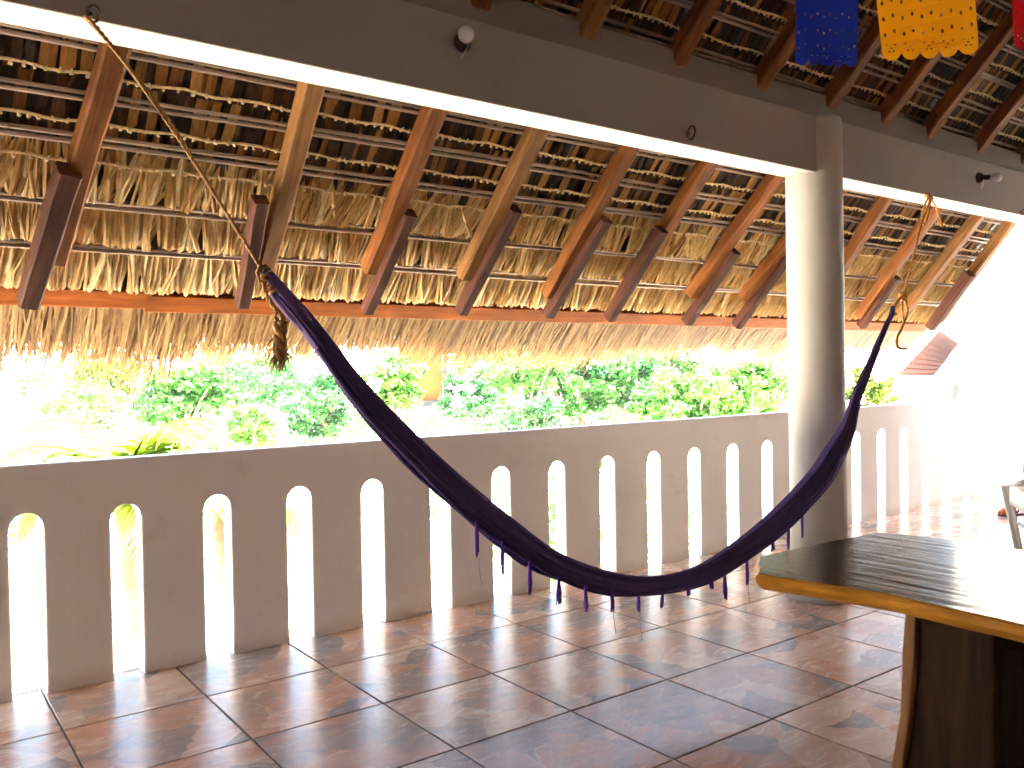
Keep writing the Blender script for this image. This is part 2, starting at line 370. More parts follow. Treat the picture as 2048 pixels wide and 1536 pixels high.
# outer weathered layer (closed slab)
tb_ = B()
def slab(ya, yb, o0, o1, f=lambda x, y, o: roof_pt(x, y, o)):
    v = [f(XL, ya, o0), f(xr(ya)+.03, ya, o0), f(xr(yb)+.03, yb, o0), f(XL, yb, o0), f(XL, ya, o1), f(xr(ya)+.03, ya, o1), f(xr(yb)+.03, yb, o1), f(XL, yb, o1)]
    tb_.add(v, [(0,1,2,3),(7,6,5,4),(0,4,5,1),(1,5,6,2),(2,6,7,3),(3,7,4,0)])
for ya_, yb_ in ((RIDGE_Y-.1, 2.84), (2.842, 2.968), (2.972, 3.965)): slab(ya_, yb_, -.030, -.19)
slab(2.842, 3.26, -.030, -.19, lambda x, y, o: roof_pt(8.35 if x < 0 else 10.9, y, o))  # unseen lower slab added to shade the far end of the balustrade
def rear(x, y, o): p = roof_pt(x, y, o); return Vector((p.x, 2*RIDGE_Y-p.y, p.z))
for ya_, yb_ in ((RIDGE_Y-.1, 2.84), (2.842, 3.965)): slab(ya_, yb_, -.030, -.19, rear)
obj('thatch_outer_layer', tb_, M_TOP, roof)

# rafters: measured positions at the beam and where they end near the eave
def beam_piece(name, a, b, wd, dp, m, taper=1.0, wob=.004, rot=0):
    a = Vector(a); b = Vector(b); L = (b-a).length; z = (b-a).normalized(); x = Vector((1,0,0)); x = (x - z*x.dot(z)).normalized(); y = z.cross(x)
    bd = B(); n = 7; pts = []
    for i in range(n):
        t = i/(n-1); w_ = wd*(1+(taper-1)*t)/2; d_ = dp*(1+(taper-1)*t)/2; ox, oy = rnd.uniform(-wob, wob), rnd.uniform(-wob, wob)
        c = .22
        ring = [(-w_, -d_+c*d_), (-w_+c*w_, -d_), (w_-c*w_, -d_), (w_, -d_+c*d_), (w_, d_-c*d_), (w_-c*w_, d_), (-w_+c*w_, d_), (-w_, d_-c*d_)]
        pts += [(px+ox+rnd.uniform(-1,1)*wob*.4, py+oy+rnd.uniform(-1,1)*wob*.4, L*t) for px, py in ring]
    fs = [(i*8+k, i*8+(k+1) % 8, (i+1)*8+(k+1) % 8, (i+1)*8+k) for i in range(n-1) for k in range(8)] + [tuple(range(8))[::-1], tuple(range((n-1)*8, n*8))]
    bd.add(pts, fs)
    o = obj(name, bd, m, bevel=0)
    Mx = Matrix((x, y, z)).transposed().to_4x4(); Mx.translation = a
    o.parent = roof; o.matrix_parent_inverse = Matrix.Translation(roof.location).inverted(); o.matrix_basis = Mx
    return o
RO = .072                                 # rafter axis below the thatch plane
rafs = [(-2.234, -2.234, 0), (-1.662, -1.662, 0), (-1.091, -1.091, 0), (-0.519, -0.519, 0), (0.062, 0.021, 0), (0.698, 0.578, 0, 3.772), (1.346, 1.387, 1, 3.761), (1.901, 1.907, 0, 3.74), (2.452, 2.444, 1, 3.74), (3.023, 3.042, 0, 3.803), (3.631, 3.607, 0, 3.761), (4.218, 4.187, 0, 3.761), (4.764, 4.707, 0, 3.761), (5.309, 5.548, 0, 3.782), (5.959, 6.187, 0, 3.844), (6.598, 6.774, 1, 3.824), (7.076, 7.398, 1, 3.844)]
for q in rafs:
    xa_, xe_, kind = q[0], q[1], q[2]; ye = q[3] if len(q) > 3 else 3.761
    # straight through measured points at y=2.99 and y=3.57
    sl_ = (xe_-xa_)/.603
    up_y = 2.70; p1 = roof_pt(xa_+sl_*(ye-3.107), ye, RO); p0 = roof_pt(xa_+sl_*(up_y-3.107)*.3, up_y, RO)
    pk = roof_pt(p0.x, RIDGE_Y+.05, RO)
    wd = rnd.uniform(.078, .098)
    beam_piece('rafter', p0, p1, wd, .085, (M_RED, M_TAN)[kind], .86, .004)
    beam_piece('rafter', pk, roof_pt(p0.x, up_y+.012, RO), wd*1.0, .085, (M_RED, M_TAN)[kind], .95, .004)
    pr = rear(xa_, RIDGE_Y+.05, RO); beam_piece('rafter', pr, rear(xa_, 3.79, RO), .085, .085, M_RED, .9)
look = [(0.566, 3.465, 0.48, 3.901, 0.078), (1.273, 3.491, 1.322, 3.881, 0.06), (1.962, 3.481, 1.943, 3.891, 0.06), (2.514, 3.418, 2.488, 3.881, 0.062), (3.101, 3.413, 3.078, 3.881, 0.064), (3.545, 3.429, 3.559, 3.891, 0.064), (4.25, 3.491, 4.26, 3.901, 0.064), (4.779, 3.486, 4.774, 3.912, 0.064), (5.33, 3.553, 5.382, 3.901, 0.062), (6.2, 3.545, 6.275, 3.89, 0.062), (7.2, 3.475, 7.335, 3.886, 0.073), (-0.104, 3.481, -0.125, 3.886, 0.062)]
for xa_, ya_, xe_, ye_, r_ in look:
    beam_piece('lookout_log', roof_pt(xa_, ya_, .105), roof_pt(xe_, ye_, .118), r_*1.05, r_*1.15, M_DARKLOG, .92, .002)
# laths: pairs of split poles lying on the rafters, under the thatch
lath_y = [3.288, 3.413, 3.605, 3.753]
yy = 3.288-.130
while yy > RIDGE_Y+.1: lath_y.append(yy); yy -= .130
for y in lath_y:
    for dy in (-.0095, .0095):
        rr = .0085
        npt = 26; bd = B(); ph = rnd.uniform(0, 6)
        end = xr(y)-.02
        pts = [roof_pt(XL+.1+(end-XL-.1)*i/(npt-1), y+dy+.004*math.sin(i*.7+ph), .014+.003*math.sin(i*1.1+ph)) for i in range(npt)]
        bd.tube(pts, [rr*(1+.12*math.sin(i*.9+ph)) for i in range(npt)], 8); obj('lath', bd, M_LATH, roof, smooth=True)
# eave board in two lengths with a lap joint
for a, b, dy in ((XL+.1, .966, 0), (.945, xr(3.95)+.02, .012)):
    bd = B(); y0 = 3.909+dy
    P = [roof_pt(a, y0, .012), roof_pt(b, y0, .012), roof_pt(b, y0+.066, .012), roof_pt(a, y0+.066, .012)]
    Q = [roof_pt(a, y0, -.025), roof_pt(b, y0, -.025), roof_pt(b, y0+.066, -.025), roof_pt(a, y0+.066, -.025)]
    bd.add(P+Q, [(0,1,2,3),(7,6,5,4),(0,4,5,1),(1,5,6,2),(2,6,7,3),(3,7,4,0)]); obj('eave_board', bd, M_EAVE, roof, bevel=.004)

# palm strips: each a folded blade of two quads
def strips(name, ya, yb, pitch, wid, off0, off1, mt, lean=.10, tint=(.2, 1), rows=1, endj=.02, curl=.0, x0=XL, fold=.35, point=.5, leanbias=0, f=roof_pt, bunch=None):
    V = []; Tn = []
    x = x0
    for row in range(rows):
        x = x0 + rnd.random()*pitch
        bl = 0
        while x < xr(ya)+.02:
            w_ = wid*rnd.uniform(.6, 1.35); y1 = yb+rnd.uniform(-endj, endj); dx = rnd.gauss(leanbias, lean)*(y1-ya)*1.41
            if bunch:
                if bl <= 0: bl = rnd.randint(*bunch); bdx = rnd.gauss(0, lean)*1.2*(y1-ya)*1.41; boff = rnd.uniform(-.006, .008); bt = rnd.uniform(-.15, .15)
                bl -= 1; dx = dx*.5+bdx
            else: boff = 0; bt = 0
            o0 = off0+rnd.uniform(-.004, .004)-row*.008; o1 = off1+rnd.uniform(-.010, .010)-row*.008+boff; om = (o0+o1)/2+curl+rnd.uniform(-.004, .004)
            fz = w_*fold*rnd.choice((-1, 1, 1))
            ym = ya+(y1-ya)*.55; xm = x+dx*.5
            if f is roof_pt:
                pt = lambda xx, y_, o_: (xx, y_-o_*SQ, PL-y_-o_*SQ)
            else: pt = lambda xx, y_, o_: tuple(f(xx, y_, o_))
            a0, a1, a2 = pt(x-w_*.42, ya, o0), pt(x, ya, o0+fz), pt(x+w_*.42, ya, o0)
            b0, b1, b2 = pt(xm-w_*.5, ym, om), pt(xm, ym, om+fz), pt(xm+w_*.5, ym, om)
            e = w_*.5*point
            c0, c1, c2 = pt(x+dx-e, y1, o1), pt(x+dx, y1+w_*.2, o1+fz*.5), pt(x+dx+e, y1-w_*.1, o1)
            V += [(a0, a1, b1, b0), (a1, a2, b2, b1), (b0, b1, c1, c0), (b1, b2, c2, c1)]
            t = min(1, max(0, rnd.uniform(*tint)+bt)); Tn += [t, t*.96, t, t*.96]
            x += pitch*rnd.uniform(.55, 1.45)
    o = quads(name, V, mt, roof, Tn); o['kind'] = 'stuff'
    return o
# pale hanging courses near the eave
strips('thatch_course', 3.425, 3.588, .012, .021, .000, .026, M_STRAW, .16, (.22, 1), 2, .010, .006, bunch=(2, 6), point=.8)
strips('thatch_course', 3.605, 3.733, .011, .020, -.004, .022, M_STRAW, .10, (.25, 1), 2, .007, .004, bunch=(2, 6), point=.8)
strips('thatch_course', 3.748, 3.900, .012, .024, -.006, .016, M_STRAW, .12, (.30, 1), 2, .008, .004, bunch=(2, 7), point=.8)
# dark upper courses: broad folded leaf bases, a light one every second or third
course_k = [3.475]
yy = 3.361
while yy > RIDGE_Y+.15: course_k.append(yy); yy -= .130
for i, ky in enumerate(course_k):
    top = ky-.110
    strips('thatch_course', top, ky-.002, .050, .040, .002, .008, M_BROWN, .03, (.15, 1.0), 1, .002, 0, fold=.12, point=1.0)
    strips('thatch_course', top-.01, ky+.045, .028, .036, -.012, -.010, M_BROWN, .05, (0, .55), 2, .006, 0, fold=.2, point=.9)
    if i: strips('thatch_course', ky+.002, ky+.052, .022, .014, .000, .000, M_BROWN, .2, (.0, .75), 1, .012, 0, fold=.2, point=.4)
    # stitched cord with knots
    bd = B(); npt = 200; end = xr(ky)-.03
    pts = []
    for k in range(npt):
        x = XL+.1+(end-XL-.1)*k/(npt-1); pts.append(roof_pt(x, ky+.004*math.sin(k*1.3), .016+.003*math.sin(k*2.1)))
    bd.tube(pts, .0058, 5)
    x = XL+.2
    while x < end:
        p = roof_pt(x, ky+.006, .019); s_ = rnd.uniform(.005, .0085); q0 = roof_pt(x+rnd.uniform(-.012, .012), ky-rnd.uniform(.003, .008), .018); q1 = roof_pt(x+rnd.uniform(-.008, .008), ky+rnd.uniform(.006, .011), .02)
        bd.tube([q0, p, q1], [s_*.45, s_, s_*.5], 5); x += rnd.uniform(.028, .055)
    o = obj('stitching_cord', bd, M_CORDLIGHT, roof, smooth=True)
# rear slope lining
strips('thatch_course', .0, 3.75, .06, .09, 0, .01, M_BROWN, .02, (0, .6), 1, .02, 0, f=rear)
# eave fringe
def fringe():
    V = []; Tn = []
    for layer in range(5):
        x = XL
        while x < xr(4.0)+.05:
            ln = rnd.uniform(.28, .41)*(1+.10*math.sin(x*2.3)+.07*math.sin(x*7.1+1)) + (rnd.random() < .05)*rnd.uniform(.02, .07)
            for cx_ in (1.04, 2.72, 5.1):
                ln += .10*math.exp(-((x-cx_)/.07)**2)*rnd.random()
            y0 = 3.945+rnd.uniform(-.02, .02)-layer*.004; w_ = rnd.uniform(.005, .013); dx = rnd.gauss(0, .13)*ln
            o0 = .002-layer*.012; o1 = -layer*.012+rnd.uniform(-.02, .012)
            yl = y0+ln*.74; ym = y0+ln*.42
            drop = rnd.uniform(0, .03)
            pt = lambda xx, y_, o_, dz=0: (xx, y_-o_*SQ, PL-y_-o_*SQ-dz)
            V += [(pt(x-w_*.5, y0, o0), pt(x+w_*.5, y0, o0), pt(x+dx*.45+w_*.5, ym, o0*.5+o1*.5, drop*.2), pt(x+dx*.45-w_*.5, ym, o0*.5+o1*.5, drop*.2)),
                  (pt(x+dx*.45-w_*.5, ym, o0*.5+o1*.5, drop*.2), pt(x+dx*.45+w_*.5, ym, o0*.5+o1*.5, drop*.2), pt(x+dx+w_*.1, yl, o1, drop), pt(x+dx-w_*.1, yl-.004, o1, drop))]
            t = rnd.random(); Tn += [t, t]
            x += rnd.uniform(.003, .010)
    o = quads('eave_fringe', V, M_FRINGE, roof, Tn); o['kind'] = 'stuff'
fringe()

# ------------------------------------------------------------------ hammock
HP = [(1.012,2.62,1.557,.035),(1.057,2.62,1.508,.054),(1.098,2.62,1.465,.061),(1.179,2.613,1.359,.069),(1.262,2.606,1.247,.075),(1.366,2.597,1.125,.088),(1.497,2.587,.99,.099),(1.627,2.577,.866,.108),(1.832,2.563,.695,.114),(2.054,2.549,.535,.107),(2.297,2.534,.431,.098),(2.562,2.52,.372,.081),(2.871,2.52,.368,.087),(3.216,2.52,.457,.108),(3.443,2.52,.544,.119),(3.603,2.52,.621,.122),(3.77,2.52,.718,.125),(3.935,2.541,.83,.113),(4.048,2.548,.926,.094),(4.107,2.556,1.001,.072),(4.179,2.565,1.117,.053),(4.319,2.586,1.254,.041),(4.476,2.603,1.413,.036),(4.632,2.619,1.563,.028)]
def spline(P, n):
    P = np.array(P, float); d = np.r_[0, np.cumsum(np.linalg.norm(np.diff(P[:, :3], axis=0), axis=1))]; out = []
    for s in np.linspace(0, d[-1], n):
        i = min(len(P)-2, max(0, int(np.searchsorted(d, s)-1))); t = (s-d[i])/(d[i+1]-d[i])
        p0, p1, p2, p3 = P[max(0, i-1)], P[i], P[i+1], P[min(len(P)-1, i+2)]
        m1 = (p2-p0)/2; m2 = (p3-p1)/2
        out.append((2*t**3-3*t*t+1)*p1+(t**3-2*t*t+t)*m1+(-2*t**3+3*t*t)*p2+(t**3-t*t)*m2)
    return np.array(out)
ham = thing('hammock', 'dark purple cloth hammock with small tassels, slung in a deep curve before the balustrade', 'hammock', (2.8, 2.55, .4))
def fabric(name, c1, c2):
    m, n, l, b = mat(name); co = coords(n, 'UV')
    t = noise(n, l, mapping(n, l, co, (3, 60, 1)).outputs[0], 4, 5, .7); r = ramp(n, [(.35, c1), (.7, c2)]); l.new(t.outputs[0], r.inputs[0]); l.new(r.outputs[0], b.inputs['Base Color'])
    b.inputs['Roughness'].default_value = .85; b.inputs['Specular IOR Level'].default_value = .2
    b.inputs['Sheen Weight'].default_value = .25; b.inputs['Sheen Roughness'].default_value = .4; b.inputs['Sheen Tint'].default_value = (.35, .15, .8, 1)
    bump(n, l, t.outputs[0], b, .6, .006); return m
M_HAM = fabric('purple_hammock_weave', (.050, .042, .085), (.14, .075, .30))
M_TAS = simple('purple_tassel_yarn', (.14, .045, .46), .8, .3, 200)
hs = spline(HP, 150); NR = 72
vs = []; uv = []
ridges = [(rnd.uniform(0, 6.28), rnd.choice((5, 7, 9, 11, 14, 17)), rnd.uniform(.02, .06), rnd.uniform(-.8, .8)) for _ in range(7)]
for i, (x, y, z, wv) in enumerate(hs):
    a = hs[min(i+1, len(hs)-1)][:3]-hs[max(i-1, 0)][:3]; t = Vector(a).normalized(); u = Vector((0, 1, 0)); u = (u-t*u.dot(t)).normalized(); v = u.cross(t)   # v points up and out of the belly
    s = i/(len(hs)-1); open_ = max(0, 1-abs(s-.60)/.16)
    for k in range(NR):
        an = 2*math.pi*k/NR; r_ = wv*.5
        for ph, f_, am, dr in ridges: r_ *= 1+am*math.sin(f_*an+ph+dr*s*6)
        cx_, cz = math.cos(an)*r_*.82, math.sin(an)*r_
        # the mouth of the sling: a shallow trough along the top where the cloth opens
        g = max(0, math.sin(an))**6; cz -= g*r_*(.35+.75*open_)
        p = Vector((x, y, z))+u*cx_+v*cz; vs.append(p); uv.append((s*4, k/NR))
fs = [(i*NR+k, i*NR+(k+1) % NR, (i+1)*NR+(k+1) % NR, (i+1)*NR+k) for i in range(len(hs)-1) for k in range(NR)]
hb = B(); hb.add(vs, fs+[tuple(range(NR))[::-1], tuple(range((len(hs)-1)*NR, len(hs)*NR))])
cloth = obj('cloth', hb, M_HAM, ham, smooth=True)
ul = cloth.data.uv_layers.new(name='UVMap'); lv = np.empty(len(cloth.data.loops), dtype=np.int32); cloth.data.loops.foreach_get('vertex_index', lv)
ul.data.foreach_set('uv', np.array(uv, dtype=np.float32)[lv].reshape(-1))
# rolled hem: two loose edges lying along the top
for sy, a0, a1 in ((-1, 8, 142), (1, 12, 136)):
    hbm = B(); pts = []
    for i in range(a0, a1, 3):
        x, y, z, wv = hs[i]; a = hs[i+1][:3]-hs[i-1][:3]; t = Vector(a).normalized(); u = (Vector((0,1,0))-t*t.y).normalized(); v = u.cross(t)
        pts.append(Vector((x, y, z))+u*sy*wv*.23+v*wv*(.37+.04*math.sin(i*.31*sy)+rnd.uniform(-.01, .01)))
    hbm.tube(pts, [.0085+.003*math.sin(k*.8) for k in range(len(pts))], 8); obj('hem', hbm, M_HAM, ham, smooth=True)
# eye loops where the end strings gather (left end shows a gap between two bundles)
lb = B()
for dy, dz in ((-.012, .012), (.012, -.012)):
    lb.tube([(.965, 2.62+dy*.2, 1.607), (.995, 2.62+dy, 1.577+dz), (1.035, 2.62+dy, 1.532+dz), (1.075, 2.62+dy, 1.488+dz), (1.12, 2.618+dy*.6, 1.432+dz*.5)], [.011, .016, .020, .022, .018], 10)
obj('end_loop', lb, M_HAM, ham, smooth=True)
lb = B(); lb.tube([(4.625, 2.619, 1.556), (4.645, 2.622, 1.588), (4.655, 2.628, 1.606)], [.016, .015, .010], 10); obj('end_loop', lb, M_HAM, ham, smooth=True)
TAS = [(1.686,.729,.117),(1.796,.643,.105),(1.919,.556,.107),(2.056,.478,.095),(2.189,.422,.092),(2.328,.387,.076),(2.475,.354,.070),(2.615,.334,.059),(2.772,.338,.039),(2.923,.344,.040),(3.011,.36,.118),(3.168,.397,.114),(3.36,.459,.054),(3.481,.504,.108),(3.589,.563,.124)]
for x, z, ln in TAS:
    t_ = B()
    for k in range(9):
        a = rnd.uniform(0, 6.28); sp = rnd.uniform(0, .010); l2 = ln*rnd.uniform(.75, 1.02)
        t_.tube([(x, 2.50, z+.02), (x+math.cos(a)*.003, 2.50+math.sin(a)*.003, z-ln*.2), (x+math.cos(a)*sp*.8, 2.50+math.sin(a)*sp*.8, z-l2*.65), (x+math.cos(a)*sp+rnd.uniform(-.003,.003), 2.50+math.sin(a)*sp, z-l2)], [.0048, .0050, .0046, .0018], 5)
    t_.tube([(x, 2.50, z+.015), (x, 2.50, z), (x, 2.50, z-.012)], [.005, .0068, .005], 7)
    obj('tassel', t_, M_TAS, ham, smooth=True)
for x, z, ln in ((1.692, .615, .10), (2.335, .31, .09), (2.48, .285, .12), (3.172, .30, .10)):
    tw = B(); tw.tube([(x, 2.50, z), (x+.004, 2.501, z-ln*.5), (x+.012, 2.50, z-ln)], .0009, 4); obj('loose_thread', tw, M_TAS, ham)

# ------------------------------------------------------------------ ropes
def rope_path(bd, path, r_, strands=2, pitch=.035, n=6):
    P = spline([(*p, 0) for p in path], max(8, int(sum((Vector(path[i+1])-Vector(path[i])).length for i in range(len(path)-1))/.0085)))
    pts = [Vector(p[:3]) for p in P]
    for s_ in range(strands):
        out = []; prev = None; dist = 0
        for i, p in enumerate(pts):
            t = (pts[min(i+1, len(pts)-1)]-pts[max(i-1, 0)]).normalized()
            if prev is None: u = t.cross(Vector((0,1,.2))).normalized()
            else: u = (prev-t*prev.dot(t)).normalized(); dist += (p-pts[i-1]).length
            prev = u; v = t.cross(u); an = 2*math.pi*(s_/strands+dist/pitch)
            out.append(p+u*math.cos(an)*r_*.5+v*math.sin(an)*r_*.5)
        bd.tube(out, r_*.62, n)
rl = thing('hammock_rope', 'dark brown twisted rope running up from the left end of the hammock to the beam', 'rope', (.515, 2.66, 2.279))
bd = B(); rope_path(bd, [(.50, 2.69, 2.305), (.52, 2.65, 2.272), (.70, 2.632, 2.043), (.85, 2.628, 1.808), (.985, 2.625, 1.598)], .0065); rope_path(bd, [(.505, 2.685, 2.30), (.60, 2.64, 2.172), (.78, 2.63, 1.915), (.985, 2.62, 1.592)], .005)
obj('hanging_cord', bd, M_ROPE, rl, smooth=True)
bd = B()
for k in range(6):
    a = Vector((.975+.007*k, 2.62, 1.612-.012*k)); t = Vector((.6, 0, -.8)); u = Vector((0, 1, 0)); v = t.cross(u); rr = .016+.004*math.sin(k*1.7)
    bd.tube([a+u*math.cos(q*.7)*rr+v*math.sin(q*.7)*rr+t*(q*.0012) for q in range(11)], .0062, 6)
bd.tube([(.97,2.61,1.62),(.955,2.605,1.595),(.962,2.602,1.568),(.985,2.60,1.573),(.99,2.605,1.60)], .0058, 6)
obj('knot', bd, M_ROPE, rl, smooth=True)
bd = B(); rope_path(bd, [(.975, 2.61, 1.59), (.977, 2.60, 1.545), (.99, 2.60, 1.510), (1.012, 2.60, 1.478), (1.030, 2.60, 1.462), (1.036, 2.60, 1.435)], .008, 2, .05)
rope_path(bd, [(1.012, 2.602, 1.478), (1.010, 2.602, 1.455), (1.022, 2.602, 1.438), (1.028, 2.602, 1.40)], .007, 2, .05)
for k in range(3):
    path = []
    for q in range(9):
        t = q/8; an = k*2.09+t*7; path.append((1.024+.014*math.cos(an)-.006*t, 2.60+.013*math.sin(an), 1.445-.12*t))
    bd.tube(path, .0105, 7)
obj('braided_tail', bd, M_ROPE, rl, smooth=True)
bd = B()
for k in range(60):
    a = rnd.uniform(0, 6.28); sp = rnd.uniform(.006, .036); x0, z0 = 1.020+rnd.uniform(-.016, .016), 1.41-rnd.random()*.09
    bd.tube([(x0, 2.60, z0), (x0+math.cos(a)*sp*.8-.003, 2.60+math.sin(a)*sp*.6, z0-.03), (x0+math.cos(a)*sp-.004, 2.60+math.sin(a)*sp, min(z0-.05, 1.308+rnd.uniform(-.03, .04)))], [.0028, .0022, .0010], 4)
obj('frayed_end', bd, M_ROPE, rl, smooth=True)

rr_ = thing('hammock_rope', 'thin orange-brown rope with hanging loops, tied under the beam right of the column', 'rope', (5.16, 2.68, 2.29))
bd = B(); rope_path(bd, [(5.165, 2.70, 2.30), (5.15, 2.665, 2.265), (5.057, 2.66, 2.139), (4.93, 2.645, 1.93), (4.777, 2.63, 1.671)], .006)
obj('hanging_cord', bd, M_ROPE_O, rr_, smooth=True)
bd = B()
rope_path(bd, [(5.165, 2.695, 2.315), (5.13, 2.66, 2.285), (5.08, 2.655, 2.235), (5.045, 2.655, 2.165), (5.06, 2.655, 2.11), (5.10, 2.655, 2.15), (5.15, 2.66, 2.26), (5.175, 2.69, 2.30)], .0065)
rope_path(bd, [(5.17, 2.69, 2.30), (5.20, 2.66, 2.25), (5.235, 2.655, 2.19), (5.275, 2.655, 2.135), (5.26, 2.655, 2.125), (5.225, 2.655, 2.16)], .006)
rope_path(bd, [(5.10, 2.655, 2.21), (5.04, 2.655, 2.13), (5.0, 2.655, 2.06), (4.985, 2.655, 2.045)], .0055)
for k in range(4):
    a = Vector((5.168+k*.004, 2.69-.006*k, 2.312-k*.011)); bd.tube([a+Vector((math.cos(q*.7)*.017, math.sin(q*.7)*.013, .004*math.sin(q))) for q in range(10)], .006, 6)
obj('tied_loops', bd, M_ROPE_O, rr_, smooth=True)
bd = B()
rope_path(bd, [(4.777, 2.63, 1.671), (4.735, 2.63, 1.655), (4.685, 2.625, 1.622), (4.648, 2.62, 1.580), (4.652, 2.607, 1.56)], .0095)
rope_path(bd, [(4.777, 2.63, 1.671), (4.80, 2.632, 1.65), (4.825, 2.635, 1.60), (4.823, 2.635, 1.563), (4.79, 2.635, 1.52), (4.755, 2.635, 1.475), (4.715, 2.635, 1.432), (4.709, 2.635, 1.388), (4.735, 2.635, 1.368), (4.819, 2.635, 1.366)], .009)
rope_path(bd, [(4.775, 2.63, 1.665), (4.76, 2.628, 1.62), (4.765, 2.63, 1.57), (4.78, 2.633, 1.52)], .006)
for k in range(4):
    a = Vector((4.772, 2.63, 1.685-k*.011)); bd.tube([a+Vector((math.cos(q*.7)*.017, math.sin(q*.7)*.017, .004*math.sin(q))) for q in range(10)], .0075, 6)
obj('end_loop', bd, M_ROPE_O, rr_, smooth=True)

# ------------------------------------------------------------------ small fixtures on the beam
def ring(x, z, label, r0=.03):
    t = thing('eye_ring', label, 'metal ring', (x, YF, z), 'metal rings on the beam')
    b1 = B(); b1.tube([(x, YF+.01, z), (x, YF-.02, z)], .006, 8); obj('stem', b1, M_METAL, t, smooth=True)
    b1 = B(); b1.tube([(x+math.cos(a)*r0*.8+r0*.3, YF-.022-.012*math.sin(a), z-.004+math.sin(a)*r0+r0*.2) for a in np.linspace(0, 6.283, 22)], .0045, 7, False); obj('ring', b1, M_METAL, t, smooth=True)
ring(3.035, 2.357, 'small dark iron ring on the beam just left of the column')
ring(6.46, 2.328, 'small iron ring low on the beam near the right edge', .022)
ring(.515, 2.318, 'small iron ring on the beam holding the left hammock rope', .02)
M_BULB = simple('milky_bulb', (.75, .73, .70), .25, .04, 5, .5, 0, .02)
def fixture(x, z, label, flip=1):
    t = thing('bulb_holder', label, 'light bulb', (x, YF, z), 'unlit bulbs on the beam')
    b1 = B(); b1.tube([(x, YF+.004, z), (x, YF-.012, z), (x, YF-.03, z)], [.036, .036, .022], 16); obj('base_plate', b1, M_METAL, t, smooth=True)
    d = Vector((.55*flip, -.8, -.1)).normalized(); p = Vector((x, YF-.03, z))
    b1 = B(); b1.tube([p, p+d*.04], .017, 12); obj('socket', b1, M_METAL, t, smooth=True)
    b1 = B(); b1.tube([p+d*q for q in (.035, .05, .07, .09, .105, .112)], [.014, .02, .030, .030, .018, .004], 14); obj('bulb', b1, M_BULB, t, smooth=True)
    b1 = B(); b1.tube([p+Vector((.01, 0, -.01)), p+Vector((-.015, -.01, -.05)), p+Vector((-.03, -.006, -.075))], .003, 5); obj('wire', b1, M_BULB, t, smooth=True)
fixture(5.86, 2.495, 'unlit bulb in a dark holder on the beam right of the column')
fixture(1.80, 2.515, 'faint unlit bulb high on the dark beam near the middle', -1)

# ------------------------------------------------------------------ table
TX0, TX1, TYE, TZ, TT = 1.80, 2.545, 1.485, .75, .052
def slab_wood(name, dark, light, rough, coat=0):
    m = wood(name, dark, light, rough, axis=1, stretch=16, spec=.035, bs=.25, rand=False)
    return m
M_TTOP = slab_wood('varnished_dark_top', (.020, .0065, .0022), (.11, .042, .015), .13)
M_TEDGE = wood('golden_live_edge', (.60, .22, .014), (.90, .41, .036), .45, axis=1, stretch=9, rand=False)
M_TLEG = wood('dark_slab_leg', (.013, .0055, .0025), (.065, .027, .011), .6, axis=2, spec=.08, stretch=12, rand=False)
M_TSAP = wood('pale_sapwood', (.26, .10, .03), (.52, .25, .10), .5, axis=2, stretch=10, rand=False)
tab = thing('table', 'live-edge wooden table with dark glossy top and golden edge in the right corner', 'table', (2.17, .3, 0))
outline = []
def edge(p, q, n, amp, seed):
    r2 = random.Random(seed); ph = [r2.uniform(0, 6) for _ in range(4)]
    for i in range(n):
        t = i/n; nrm = Vector((q[1]-p[1], -(q[0]-p[0]), 0)).normalized(); d = amp*(math.sin(t*5+ph[0])*.5+math.sin(t*13+ph[1])*.3+math.sin(t*31+ph[2])*.15)*math.sin(math.pi*t)
        outline.append((p[0]+(q[0]-p[0])*t+nrm.x*d, p[1]+(q[1]-p[1])*t+nrm.y*d))
cor = [(1.80, -.9), (1.815, .75), (1.835, 1.05), (1.775, 1.372), (1.945, 1.497), (2.15, 1.492), (2.50, 1.478), (2.555, 1.33), (2.56, -.9)]
for i in range(len(cor)): edge(cor[i], cor[(i+1) % len(cor)], 22 if i in (0, 7) else 8, .006 if i not in (0,) else .012, i)
ctr = Vector((2.17, .5))
# rings down the slab: rounded top arris, bulging golden side tapering inwards below
rings = [(-.006, 0, 0), (0, -.004, 1), (.0035, -.011, 1), (.002, -.022, 1), (-.009, -.034, 1), (-.026, -.044, 1)]
tbm = B(); N = len(outline)
nrm = []
for i in range(N):
    a = Vector(outline[i-1]); b = Vector(outline[(i+1) % N]); d = (b-a).normalized(); nv = Vector((d.y, -d.x))
    if nv.dot(Vector(outline[i])-ctr) < 0: nv = -nv
    nrm.append(nv)
vs = []
for k, (off, dz, _) in enumerate(rings):
    for i in range(N):
        jit = rnd.uniform(-.0015, .0015) if 1 < k < 5 else 0
        vs.append((outline[i][0]+nrm[i].x*(off+jit), outline[i][1]+nrm[i].y*(off+jit), TZ+dz))
tbm.add(vs, [tuple(range(N))], 0)
for k in range(len(rings)-1):
    tbm.add([], [], 0); base = 0
    tbm.f += [(k*N+i, (k+1)*N+i, (k+1)*N+(i+1) % N, k*N+(i+1) % N) for i in range(N)]; tbm.m += [1]*N
tbm.f.append(tuple(range((len(rings)-1)*N, len(rings)*N))[::-1]); tbm.m.append(0)
obj('tabletop', tbm, [M_TTOP, M_TEDGE], tab)
